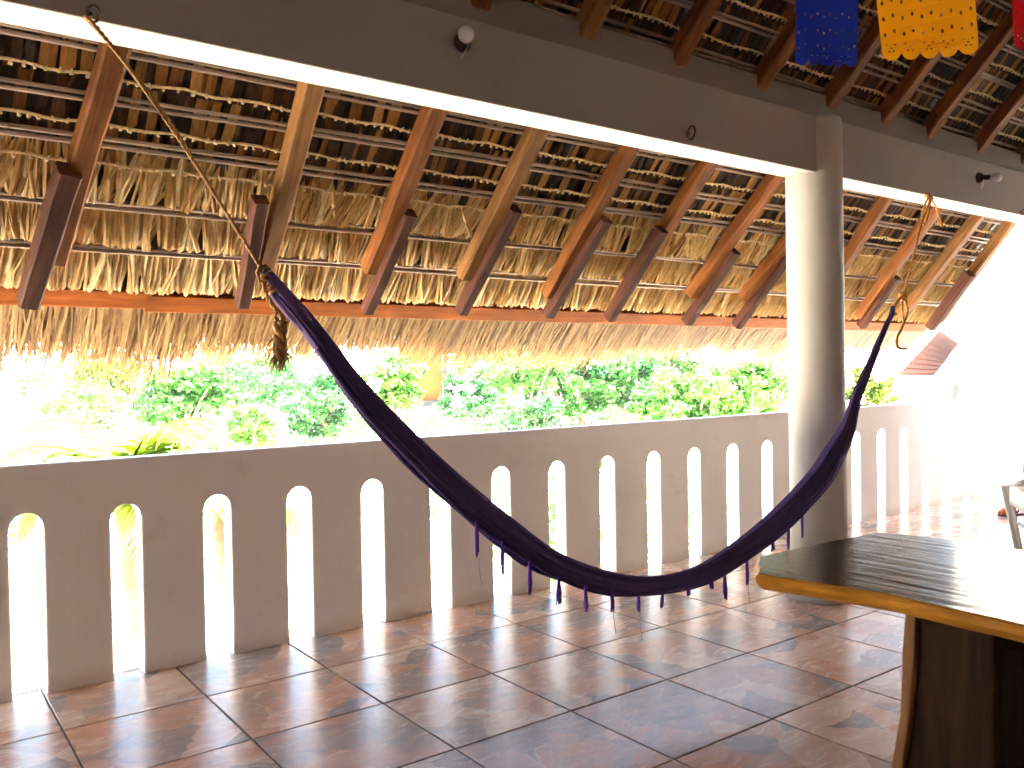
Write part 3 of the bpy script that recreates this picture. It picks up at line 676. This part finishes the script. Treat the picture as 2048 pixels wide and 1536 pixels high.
for yc, x0 in ((.955, 1.94), (-.45, 1.94)):
    lg = B(); pts = []
    for z in (0, .15, .30, .45, .60, .705):
        s = max(0, (.70-z)); fl = .20*s*s+.02*s
        pts.append((x0-.012-fl*.45, x0+.44+fl*.6, yc-.088-fl*.15, yc+.085+fl*.75, z))
    vs = []
    for xl, xr_, y0, y1, z in pts: vs += [(xl, y0, z), (xr_, y0, z), (xr_, y1, z), (xl+.012, y1, z)]
    fs = []; ms = []
    for i in range(len(pts)-1):
        for k in range(4): fs.append((i*4+k, i*4+(k+1) % 4, (i+1)*4+(k+1) % 4, (i+1)*4+k))
    fs += [(0,3,2,1), tuple(range((len(pts)-1)*4, len(pts)*4))]
    lg.add(vs, fs); obj('leg', lg, M_TLEG, tab, bevel=.006)
    # pale live edge on the window side of the leg
    sp = B(); vs = []
    for xl, xr_, y0, y1, z in pts:
        wv = .004*math.sin(z*23)
        vs += [(xl+.0, y1+.002, z), (xl-.002, y1+.028+wv, z), (xr_, y1+.028, z), (xr_, y1+.002, z)]
    fs = []
    for i in range(len(pts)-1):
        for k in range(4): fs.append((i*4+k, (i+1)*4+k, (i+1)*4+(k+1) % 4, i*4+(k+1) % 4))
    fs += [(0,1,2,3), tuple(range((len(pts)-1)*4, len(pts)*4))[::-1]]
    sp.add(vs, fs); obj('leg_live_edge', sp, M_TSAP, tab, bevel=.004)
ap = B(); ap.box((1.985, -.36, .640), (2.03, .865, .705)); obj('apron', ap, M_TLEG, tab, bevel=.004)

# ------------------------------------------------------------------ plastic chair at the right edge
ch = thing('plastic_chair', 'white moulded plastic armchair behind the table at the right edge', 'chair', (4.86, 1.80, 0))
CM = Matrix.Translation((4.86, 1.80, 0)) @ Matrix.Rotation(R(125), 4, 'Z')      # chair faces local -Y
def cpart(name, fn, smooth=True, bevel=0):
    bd = B(); fn(bd); bd.v = [tuple(CM @ Vector(v)) for v in bd.v]; return obj(name, bd, M_PLASTIC, ch, smooth=smooth, bevel=bevel)
def grid(bd, fn, nu, nv, th):
    top = [[Vector(fn(i/(nu-1), j/(nv-1))) for i in range(nu)] for j in range(nv)]
    vs = []; 
    for s in (0, 1):
        for j in range(nv):
            for i in range(nu):
                du = top[j][min(i+1, nu-1)]-top[j][max(i-1, 0)]; dv = top[min(j+1, nv-1)][i]-top[max(j-1, 0)][i]; nn = du.cross(dv).normalized()
                vs.append(top[j][i]-nn*th*s)
    n = nu*nv; fs = []
    for j in range(nv-1):
        for i in range(nu-1):
            a = j*nu+i; fs.append((a, a+1, a+nu+1, a+nu)); fs.append((n+a, n+a+nu, n+a+nu+1, n+a+1))
    bd_ = [i for i in range(nu)]+[j*nu+nu-1 for j in range(1, nv)]+[(nv-1)*nu+i for i in range(nu-2, -1, -1)]+[j*nu for j in range(nv-2, 0, -1)]
    for k in range(len(bd_)):
        a, b = bd_[k], bd_[(k+1) % len(bd_)]; fs.append((b, a, n+a, n+b))
    bd.add(vs, fs)
cpart('seat', lambda bd: grid(bd, lambda u, v: ((u-.5)*(.46-.06*v), -.24+.46*v, .43-.02*v-.02*math.sin(math.pi*u)*math.sin(math.pi*v)+(.0 if v > .06 else -.02)), 9, 9, .006))
for k in range(5):
    u0 = -.19+.085*k
    cpart('back_slat', lambda bd: grid(bd, lambda u, v: (u0+.058*u*(1+.25*v)-.01*v, .20+.13*v+.02*math.cos((u0+.03)*6), .43+.34*v), 3, 6, .006))
cpart('back_rim', lambda bd: grid(bd, lambda u, v: ((u-.5)*.56, .335+.03*v-.25*(u-.5)**2, .765+.075*v-.12*(u-.5)**2), 12, 4, .007))
for s in (-1, 1):
    cpart('armrest', lambda bd: grid(bd, lambda u, v: (s*(.265+.035*math.sin(math.pi*v)+(u-.5)*.085), -.27+.58*v, .672-.03*v+.07*v*v-.03*(2*u-1)**2-.12*max(0, .08-v)), 5, 10, .007))
    cpart('arm_panel', lambda bd: grid(bd, lambda u, v: (s*(.235+.02*math.sin(math.pi*v)), -.22+.50*v, .50+.12*v*(1-v)+.125*u), 4, 8, .006))
    cpart('leg', lambda bd: grid(bd, lambda u, v: (s*(.268-.10*(1-v)+(u-.5)*.042), -.20+.08*(1-v)+.055*abs(u-.5), .62*v), 5, 8, .006))
    cpart('leg', lambda bd: grid(bd, lambda u, v: (s*(.22+.05*(1-v)+(u-.5)*.03), .24+.07*(1-v)-.055*abs(u-.5), .50*v), 5, 8, .006))

# ------------------------------------------------------------------ orange shoe on the floor
shoe = thing('shoe', 'small orange shoe with a dark strap on the floor beyond the plastic chair', 'shoe', (7.58, 3.27, 0))
M_ORANGE = simple('orange_rubber', (.80, .17, .03), .5, .08, 10)
M_DKSOLE = simple('dark_rubber', (.06, .025, .06), .6, .1, 10)
SM = Matrix.Translation((7.60, 3.27, 0)) @ Matrix.Rotation(R(-20), 4, 'Z')
def spart(name, fn, m):
    bd = B(); fn(bd); bd.v = [tuple(SM @ Vector(v)) for v in bd.v]; return obj(name, bd, m, shoe, smooth=True)
def sole(bd):
    pr = [(-.125, .018), (-.11, .034), (-.06, .042), (0, .036), (.06, .033), (.11, .030), (.125, .014)]
    vs = []; n = len(pr)
    for z in (.0, .014):
        vs += [(x, y_, z) for x, y_ in pr]+[(x, -y_, z) for x, y_ in reversed(pr)]
    k = 2*n; bd.add(vs, [tuple(range(k))[::-1], tuple(range(k, 2*k))]+[(i, (i+1) % k, (i+1) % k+k, i+k) for i in range(k)])
spart('sole', sole, M_DKSOLE)
def upper(bd):
    st = [(-.122, .020, .030), (-.10, .034, .048), (-.06, .040, .062), (-.02, .038, .080), (.02, .035, .098)]
    vs = []; n = 9
    for x, wd, ht in st:
        vs += [(x, wd*math.cos(math.pi*k/(n-1)), .014+ht*math.sin(math.pi*k/(n-1))) for k in range(n)]
    bd.add(vs, [(i*n+k, i*n+k+1, (i+1)*n+k+1, (i+1)*n+k) for i in range(len(st)-1) for k in range(n-1)]+[tuple(range(n)), tuple(range((len(st)-1)*n, len(st)*n))[::-1]])
spart('upper', upper, M_ORANGE)
spart('strap', lambda bd: bd.tube([(.02, .034, .02), (.05, .035, .06), (.085, .02, .085), (.10, 0, .09), (.085, -.02, .085), (.05, -.035, .06), (.02, -.034, .02)], .008, 6), M_DKSOLE)

# ------------------------------------------------------------------ paper banners hanging inside
def paper(name, c):
    m, n, l, b = mat(name); b.inputs['Base Color'].default_value = (*c, 1); b.inputs['Roughness'].default_value = .6
    tr = n.new('ShaderNodeBsdfTranslucent'); tr.inputs[0].default_value = (*c, 1); mx = n.new('ShaderNodeMixShader'); mx.inputs[0].default_value = .35
    l.new(b.outputs[0], mx.inputs[1]); l.new(tr.outputs[0], mx.inputs[2]); l.new(mx.outputs[0], n['Material Output'].inputs[0]); return m
BD = Vector((.80, -.60, 0)).normalized()
def banner(p0, wdt, hgt, c, label, nscal, slope, seed):
    r2 = random.Random(seed)
    cu_ = bpy.data.curves.new('papel', 'CURVE'); cu_.dimensions = '2D'; cu_.fill_mode = 'BOTH'; cu_.extrude = .0004
    def sp(pts):
        s = cu_.splines.new('POLY'); s.points.add(len(pts)-1); s.use_cyclic_u = True
        for q, (a, b) in zip(s.points, pts): q.co = (a, b, 0, 1)
    pts = [(wdt, hgt), (0, hgt)]
    sw = wdt/nscal
    for k in range(nscal):
        for i in range(9):
            a = math.pi+math.pi*i/8; pts.append((sw*(k+.5)+sw*.5*math.cos(a), sw*.42+sw*.5*math.sin(a)))
    sp(pts)
    for k in range(nscal):
        for (ox, oy) in ((0, .45), (-.22, .62), (.22, .62), (-.12, .28), (.12, .28)):
            cx_, cy2, r_ = sw*(k+.5+ox), sw*(oy+.12), sw*.055
            sp([(cx_+r_*1.3*math.cos(a), cy2+r_*.8*math.sin(a)) for a in np.linspace(0, 6.283, 7)[:-1]])
    for row in range(3):
        for k in range(nscal*2):
            cx_, cy2 = wdt*(k+.5)/(nscal*2), sw*1.25+row*hgt*.22+(k % 2)*.012; r_ = wdt*.016
            if cy2 < hgt*.92: sp([(cx_+r_*math.cos(a), cy2+r_*1.6*math.sin(a)) for a in np.linspace(0, 6.283, 7)[:-1]])
    co_ = bpy.data.objects.new('tmp', cu_); col.objects.link(co_); dg = bpy.context.evaluated_depsgraph_get()
    me = bpy.data.meshes.new_from_object(co_.evaluated_get(dg)); bpy.data.objects.remove(co_, do_unlink=True)
    me.materials.clear(); me.materials.append(paper('paper_'+label.split()[0], c))
    o = bpy.data.objects.new('paper_banner', me); col.objects.link(o)
    xd = (BD+Vector((0, 0, slope))).normalized(); zd = Vector((-.0, -.0, 1)); zd = (zd-xd*zd.dot(xd)).normalized(); yd = zd.cross(xd)
    # a little sag and billow
    for v in me.vertices: v.co.z += .010*math.sin(v.co.x/wdt*4+seed)*(1-v.co.y/hgt)
    Mx = Matrix((xd, zd, -yd)).transposed().to_4x4(); Mx.translation = p0; o.matrix_world = Mx
    tag(o, label, 'paper banner', 'cut paper banners on a string')
banner(Vector((2.772, 1.934, 2.395)), .235, .27, (.02, .06, .42), 'blue cut-paper banner hanging under the thatch', 5, -.02, 1)
banner(Vector((3.032, 1.742, 2.405)), .365, .27, (.85, .52, .015), 'yellow cut-paper banner with a scalloped punched edge', 5, .075, 2)
banner(Vector((3.425, 1.447, 2.443)), .30, .25, (.62, .02, .04), 'red cut-paper banner in the top right corner', 5, .03, 3)
sb = B(); sb.tube([(1.0, 3.263, 2.75), (2.2, 2.36, 2.66), (2.77, 1.934, 2.665), (3.03, 1.742, 2.672), (3.33, 1.52, 2.70), (3.43, 1.447, 2.70), (3.70, 1.245, 2.70), (5.2, .12, 2.9)], .0015, 5)
sb.v = sb.v
o = obj('banner_string', sb, M_BULB); tag(o, 'thin pale string carrying the cut-paper banners', 'string')

# ------------------------------------------------------------------ vegetation outside
GREENS = {
 'deep': [(0, (.007, .045, .006)), (.5, (.020, .105, .011)), (1, (.06, .20, .026))],
 'yellow': [(0, (.010, .062, .005)), (.5, (.040, .150, .012)), (1, (.16, .31, .05))],
 'blue': [(0, (.008, .050, .014)), (.5, (.024, .11, .026)), (1, (.07, .20, .050))],
 'palm': [(0, (.022, .050, .002)), (.5, (.055, .095, .003)), (1, (.12, .165, .008))]}
M_LEAF = {k: leaf('leaf_'+k, v, .35, .42) for k, v in GREENS.items()}
M_BARK = simple('pale_bark', (.26, .20, .15), .85, .3, 10, .2)
M_BARKD = simple('dark_bark', (.12, .085, .06), .85, .3, 10, .2)
def view_dir(px, py):
    d = cf + cr*((px-1024)/1713.28) - cu*((py-768)/1713.28); return d
def place(px, py, dist):
    d = view_dir(px, py); hh = math.hypot(d.x, d.y); return Vector((0, 0, CAM_Z))+d*(dist/hh)
def tree(label, c, rad, kind, nleaf, leafsz, base=None, bark=None, lean=(0, 0), limbs=5, cat='tree', sparse=.0, zsq=.8, seed=0, name='tree'):
    r2 = np.random.default_rng(seed+5); rr2 = random.Random(seed+5)
    gx, gy = (base if base else (c.x-lean[0], c.y-lean[1])); gz = ground_z(gx, gy)-.15
    t = thing(name, label, cat, (gx, gy, gz), None)
    bk = bark or M_BARK
    tb2 = B(); top = c+Vector((0, 0, -rad*.15)); hgt = max(.6, top.z-gz); r0 = .05+.035*rad
    mid = Vector((gx, gy, gz)).lerp(top, .55)+Vector((rr2.uniform(-.12, .12), rr2.uniform(-.12, .12), 0))*hgt*.4
    tb2.tube(spline([(gx, gy, gz, r0), (mid.x, mid.y, mid.z, r0*.72), (top.x, top.y, top.z, r0*.42)], 10)[:, :3], list(np.linspace(r0, r0*.4, 10)), 8)
    obj('trunk', tb2, bk, t, smooth=True)
    ends = []
    lbm = B()
    for k in range(limbs):
        a = 6.283*k/limbs+rr2.uniform(-.4, .4); st = Vector((gx, gy, gz)).lerp(top, rr2.uniform(.45, .95)); 
        en = c+Vector((math.cos(a)*rad*rr2.uniform(.5, .85), math.sin(a)*rad*rr2.uniform(.5, .85), rad*zsq*rr2.uniform(-.2, .75)))
        md_ = st.lerp(en, .5)+Vector((0, 0, rad*.12)); ends.append(en)
        lbm.tube([st, st.lerp(md_, .6), md_, md_.lerp(en, .6), en], [r0*.45, r0*.38, r0*.3, r0*.2, r0*.08], 6)
    obj('limbs', lbm, bk, t, smooth=True)
    # foliage: clumps spread through the crown
    nc = max(10, int(26*(1-sparse)))
    cc = r2.normal(size=(nc, 3)); cc /= np.linalg.norm(cc, axis=1)[:, None]; cc *= (r2.random(nc)**.45)[:, None]*rad*.82; cc[:, 2] *= zsq
    cc += np.array(c); cc = np.r_[cc, np.array([list(e) for e in ends])]
    cs = rad*r2.uniform(.16, .34, len(cc))
    idx = r2.integers(0, len(cc), nleaf); p = r2.normal(size=(nleaf, 3)); p /= np.linalg.norm(p, axis=1)[:, None]; p *= (r2.random(nleaf)**.5*cs[idx])[:, None]; p[:, 2] *= .75; p += cc[idx]
    nrm_ = r2.normal(size=(nleaf, 3)); nrm_[:, 2] = np.abs(nrm_[:, 2])+.4; nrm_ /= np.linalg.norm(nrm_, axis=1)[:, None]
    a = np.cross(nrm_, r2.normal(size=(nleaf, 3))); a /= np.linalg.norm(a, axis=1)[:, None]; b = np.cross(nrm_, a)
    sz = leafsz*r2.uniform(.6, 1.4, nleaf)[:, None]
    V = np.stack([p-a*sz*.9, p-b*sz*.42+nrm_*sz*.1, p+a*sz*.95-nrm_*sz*.12, p+b*sz*.42+nrm_*sz*.1], 1)
    tint = np.clip(r2.normal(.5, .22, nleaf)+(r2.random(len(cc))-.5)[idx]*.5, 0, 1)
    quads('foliage', V, M_LEAF[kind], t, tint, 'stuff')
    return t
def palm(label, base, hgt, nfr, flen, seed, up=.9):
    r2 = random.Random(seed); gz = ground_z(*base)-.1
    t = thing('palm_tree', label, 'palm tree', (base[0], base[1], gz))
    tb2 = B(); top = Vector((base[0], base[1], hgt)); tb2.tube([(base[0], base[1], gz), (base[0]+.05, base[1], (gz+hgt)*.5), top], [.11, .085, .07], 10); obj('trunk', tb2, M_BARK, t, smooth=True)
    for k in range(nfr):
        az = 2.4*k+r2.uniform(-.3, .3); el = up-1.25*(k/nfr)+r2.uniform(-.1, .1); L = flen*r2.uniform(.8, 1.1)
        d = Vector((math.cos(az), math.sin(az), 0)); sd = Vector((-d.y, d.x, 0)); pts = []; p = top.copy(); e = el
        for i in range(13):
            pts.append(p.copy()); p = p+(d*math.cos(e)+Vector((0, 0, math.sin(e))))*L/12; e -= .13+.02*i*.5
        V = []; Tn = []; 
        for i in range(1, 13):
            tt = (pts[min(i+1, 12)]-pts[i-1]).normalized(); wl = flen*.34*math.sin(math.pi*min(1, (i+1.0)/13.5))**.6
            for s in (-1, 1):
                for j in range(3):
                    q = pts[i-1].lerp(pts[i], j/3); lw = .036*flen/1.4; tip = q+(sd*s*.8+tt*.75+Vector((0, 0, -.25-r2.random()*.25))).normalized()*wl*r2.uniform(.8, 1.05); mid_ = q.lerp(tip, .5)+Vector((0, 0, .02))
                    V += [(q-tt*lw*.5, q+tt*lw*.5, mid_+tt*lw*.6, mid_-tt*lw*.6), (mid_-tt*lw*.6, mid_+tt*lw*.6, tip+tt*.002, tip-tt*.002)]
                    c_ = r2.uniform(.2, 1); Tn += [c_, c_]
        fr = quads('frond', [[tuple(v) for v in q] for q in V], M_LEAF['palm'], t, Tn)
        sb2 = B(); sb2.tube(pts, [.016*(1-i/14)+.002 for i in range(13)], 5); obj('frond_stem', sb2, M_LEAF['palm'], fr).parent = fr
    return t
palm('yellow-green coconut palm just beyond the balustrade at the far left', (1.47, 6.9), .40, 16, 1.15, 3, 1.50)
palm('smaller yellow-green palm beyond the balustrade, left of the hammock knot', (2.22, 7.0), .30, 14, 1.0, 4, 1.46)
palm('low yellow palm showing through the balustrade slots', (2.3, 5.75), -1.0, 14, 1.25, 9, 1.1)
palm('short palm showing through the slot nearest the hammock', (3.1, 5.7), -1.15, 13, 1.1, 12, 1.1)

tree('dark green rounded shrub tree beyond the two left palms', place(375, 800, 16), .95, 'deep', 5200, .075, seed=1, zsq=.7)
tree('thin pale tree at the far left behind the palms', place(150, 790, 21), 1.3, 'yellow', 2400, .07, seed=2, sparse=.5)
tree('sparse light tree under the hanging rope tail', place(545, 770, 20), 1.3, 'blue', 2600, .08, seed=3, sparse=.4, bark=M_BARKD)
tree('pale blue-green bush left of the hammock', place(655, 815, 17), 1.0, 'blue', 3800, .075, seed=4, cat='bush')
tree('yellow-green tree half hiding the orange hut', place(790, 765, 14.5), .66, 'yellow', 3800, .06, seed=5, bark=M_BARKD)
tree('blue-green shrub standing right of the white wall', place(938, 808, 15.5), .58, 'blue', 4200, .05, seed=6, cat='bush', zsq=1.0)
tree('pale tree with a bare leaning trunk left of the thicket', place(1040, 745, 17.5), 1.0, 'yellow', 3800, .06, seed=7, lean=(-.25, .1), sparse=.3)
tree('dense deep green tree with a forked trunk in the middle of the thicket', place(1150, 758, 18.5), 1.35, 'deep', 9000, .07, seed=8, lean=(-.5, 0), bark=M_BARKD)
tree('leafy green tree right of the forked trunk', place(1245, 760, 19), 1.25, 'blue', 8000, .07, seed=9, lean=(.15, 0))
tree('bright yellow-green broad bush close behind the balustrade, left of the column', place(1385, 800, 13), .72, 'yellow', 5200, .055, seed=10, cat='bush', zsq=.75)
tree('sunlit spreading bush right beside the white column', place(1500, 785, 14), .82, 'yellow', 5200, .06, seed=11, cat='bush', zsq=.75)
tree('faint yellow-green shrub seen right of the column under the roof corner', place(1735, 785, 17), .6, 'palm', 2400, .06, seed=12, cat='bush')
tree('tall green tree behind the forked trunk, top hidden by the straw fringe', place(1090, 690, 27), 2.2, 'deep', 7000, .10, seed=13)
tree('tall yellow-green tree behind the broad bush, top hidden by the fringe', place(1330, 700, 26), 2.0, 'yellow', 6000, .10, seed=14)
tree('tall light tree beyond the orange hut, top hidden by the fringe', place(930, 690, 31), 1.9, 'yellow', 4000, .10, seed=15, sparse=.3)
tree('tall pale tree behind the column bush', place(1530, 690, 30), 1.9, 'yellow', 4000, .10, seed=16, sparse=.3)
tree('tall thin tree behind the dark shrub tree', place(430, 690, 29), 1.9, 'yellow', 3000, .10, seed=17, sparse=.5)

def undergrowth(name, n, kind, az, dist, hts, sz, seed):
    r2 = np.random.default_rng(seed); nc = 60
    ca = np.radians(r2.uniform(*az, nc)); cd2 = r2.uniform(*dist, nc); ch_ = r2.uniform(*hts, nc)
    idx = r2.integers(0, nc, n); q = r2.normal(size=(n, 3)); q /= np.linalg.norm(q, axis=1)[:, None]; q *= (r2.random(n)**.4*ch_[idx])[:, None]; q[:, 2] = np.abs(q[:, 2])
    bx = np.sin(ca)*cd2; by = np.cos(ca)*cd2; bz = np.array([ground_z(x, y) for x, y in zip(bx, by)])
    p = q*[1.3, 1.3, 1]+np.stack([bx[idx], by[idx], bz[idx]-.05], 1)
    nn = r2.normal(size=(n, 3)); nn[:, 2] = np.abs(nn[:, 2])+.3; nn /= np.linalg.norm(nn, axis=1)[:, None]
    a = np.cross(nn, r2.normal(size=(n, 3))); a /= np.linalg.norm(a, axis=1)[:, None]; b = np.cross(nn, a); s_ = sz*r2.uniform(.6, 1.4, n)[:, None]
    V = np.stack([p-a*s_, p-b*s_*.45, p+a*s_, p+b*s_*.45], 1); tint = np.clip(r2.normal(.5, .2, n)+(r2.random(nc)-.5)[idx]*.6, 0, 1)
    o = quads(name, V, M_LEAF[kind], None, tint, 'stuff')
undergrowth('undergrowth', 16000, 'blue', (34, 54), (14, 27), (.4, 1.0), .075, 21)
undergrowth('undergrowth', 12000, 'yellow', (36, 56), (13, 24), (.4, .9), .07, 22)
undergrowth('undergrowth', 7000, 'yellow', (10, 32), (15, 26), (.3, .7), .07, 23)
tree('broad pale tree filling the view between the two left palms', place(250, 770, 24), 1.7, 'palm', 4200, .09, seed=31, sparse=.3)
tree('pale shrub at the foot of the left trees, just above the balustrade', place(500, 850, 15), .5, 'yellow', 1500, .06, seed=32, cat='bush')
tree('soft green tree between the dark shrub tree and the hammock rope tail', place(480, 760, 22), 1.2, 'deep', 4000, .07, seed=33)
tree('tall green tree behind the white wall and blue-green shrub', place(1000, 700, 24), 1.7, 'blue', 6000, .09, seed=34)
tree('tall deep green tree behind the leafy tree in the thicket', place(1230, 690, 25), 1.9, 'deep', 7000, .09, seed=35)
tree('low green shrub under the forked trunk', place(1080, 830, 15), .42, 'blue', 3000, .05, seed=36, cat='bush')
tree('low bright shrub between the thicket and the broad yellow-green bush', place(1300, 815, 14), .42, 'deep', 3000, .05, seed=37, cat='bush')
# ------------------------------------------------------------------ hut among the trees
hut = thing('hut', 'small orange-walled hut with a dark post above a white wall, among the trees', 'hut', tuple(place(860, 850, 22)))
M_HOUSE = plaster('house_plaster', (.80, .78, .75), .3)
hp = place(858, 800, 22); ax = Vector((.86, -.51, 0)); ay = Vector((.51, .86, 0))
HM = Matrix((ax, ay, Vector((0, 0, 1)))).transposed().to_4x4(); HM.translation = Vector((hp.x, hp.y, 0))
M_OR = simple('orange_limewash', (.30, .075, .006), .8, .2, 3); M_GREY = simple('grey_ledge', (.035, .036, .040), .8, .2, 5)
def hb_(name, lo, hi, m):
    bd = B(); bd.box(lo, hi, 0, HM); obj(name, bd, m, hut)
hb_('white_wall', (-.7, -.3, -1.4), (1.1, 1.6, .46), M_WHITE)
hb_('ledge', (-.9, -.25, .462), (.52, 1.7, .60), M_GREY)
hb_('orange_wall', (-.75, 0, .602), (.36, 1.6, 2.0), M_OR)
hb_('post', (.37, -.12, .602), (.50, .10, 2.0), M_GREY)
hb_('roof', (-1.4, -1.9, 2.002), (.9, 1.9, 2.12), M_GREY)  # unseen roof with deep overhang, added to shade the orange wall

# ------------------------------------------------------------------ neighbouring house, blown out in the sun
hs_ = thing('house', 'sunlit white house with a terracotta tiled roof patch beyond the right end', 'house', (24, 11.5, -3.3))
M_TERRA = simple('terracotta_roof_tile', (.13, .050, .032), .8, .2, 6)
e0 = place(1793, 752, 23); e1 = place(1868, 751, 24.6); t0 = place(1880, 662, 26.5); t1_ = place(1918, 688, 28)
rbm = B()
for k in range(12):
    a0, a1 = k/12, (k+1)/12
    for j in range(9):
        b0, b1 = j/9, (j+1.15)/9
        P = lambda a, b: e0.lerp(e1, a).lerp(t0.lerp(t1_, a), min(1, b))
        p0, p1, p2, p3 = P(a0, b0), P(a1, b0), P(a1, b1), P(a0, b1); up_ = Vector((0, 0, .05))
        m0, m1 = (p0+p1)/2+up_*1.6, (p3+p2)/2+up_*.6
        rbm.add([p0+up_, m0, p1+up_, p2, m1, p3], [(0, 1, 4, 5), (1, 2, 3, 4)])
o = obj('roof_tiles', rbm, M_TERRA, hs_); o['kind'] = 'stuff'
dk = B(); nq = 8
dk.v = [tuple(e0.lerp(e1, a/nq).lerp(t0.lerp(t1_, a/nq), b/nq)+Vector((0, 0, .01))) for b in range(nq+1) for a in range(nq+1)]
dk.f = [(b*(nq+1)+a, b*(nq+1)+a+1, (b+1)*(nq+1)+a+1, (b+1)*(nq+1)+a) for b in range(nq) for a in range(nq)]; dk.m = [0]*len(dk.f)
obj('roof_deck', dk, M_TERRA, hs_)
wbm = B()
wbm.add([e0+Vector((0,0,-.12)), e1+Vector((0,0,-.12)), t1_+Vector((0,0,-.55)), t0+Vector((0,0,-.55)), Vector((e0.x, e0.y, -3.6)), Vector((e1.x, e1.y, -3.6)), Vector((t1_.x, t1_.y, -3.6)), Vector((t0.x, t0.y, -3.6))],
        [(0,1,2,3),(0,4,5,1),(1,5,6,2),(2,6,7,3),(3,7,4,0)])
obj('wing_wall', wbm, M_HOUSE, hs_)
a_ = place(1925, 700, 22)
HX = Vector((.438, -.899, 0)); HY = Vector((.899, .438, 0))
HM2 = Matrix((HX, HY, Vector((0,0,1)))).transposed().to_4x4(); HM2.translation = Vector((a_.x, a_.y, 0))
bd = B(); bd.box((0, 0, -3.6), (11, 8, 7.6), 0, HM2); obj('wall', bd, M_HOUSE, hs_)  # height raised to throw shade on the tiled roof patch
bd = B(); bd.box((-.15, -.25, .82), (3.2, -.004, .90), 0, HM2); obj('tile_ledge', bd, M_TERRA, hs_)
for k, x in enumerate((4.2, 6.4, 8.6)):
    bd = B(); bd.box((x, -.03, 1.4), (x+.9, -.004, 2.7), 0, HM2); obj('window', bd, M_PLASTIC, hs_)
print('tiles', cnt)

# ------------------------------------------------------------------ haze volume added to imitate lens bloom outdoors
hz = B(); hz.box((-640, -640, -4.9), (640, 640, 17.5))
mh = bpy.data.materials.new('bloom_haze'); mh.use_nodes = True; hn = mh.node_tree.nodes; hn.remove(hn['Principled BSDF'])
pv = hn.new('ShaderNodeVolumePrincipled'); pv.inputs['Color'].default_value = (.95, .97, 1, 1); pv.inputs['Density'].default_value = .00035
mh.node_tree.links.new(pv.outputs[0], hn['Material Output'].inputs['Volume'])
o = obj('haze', hz, mh); o['kind'] = 'stuff'
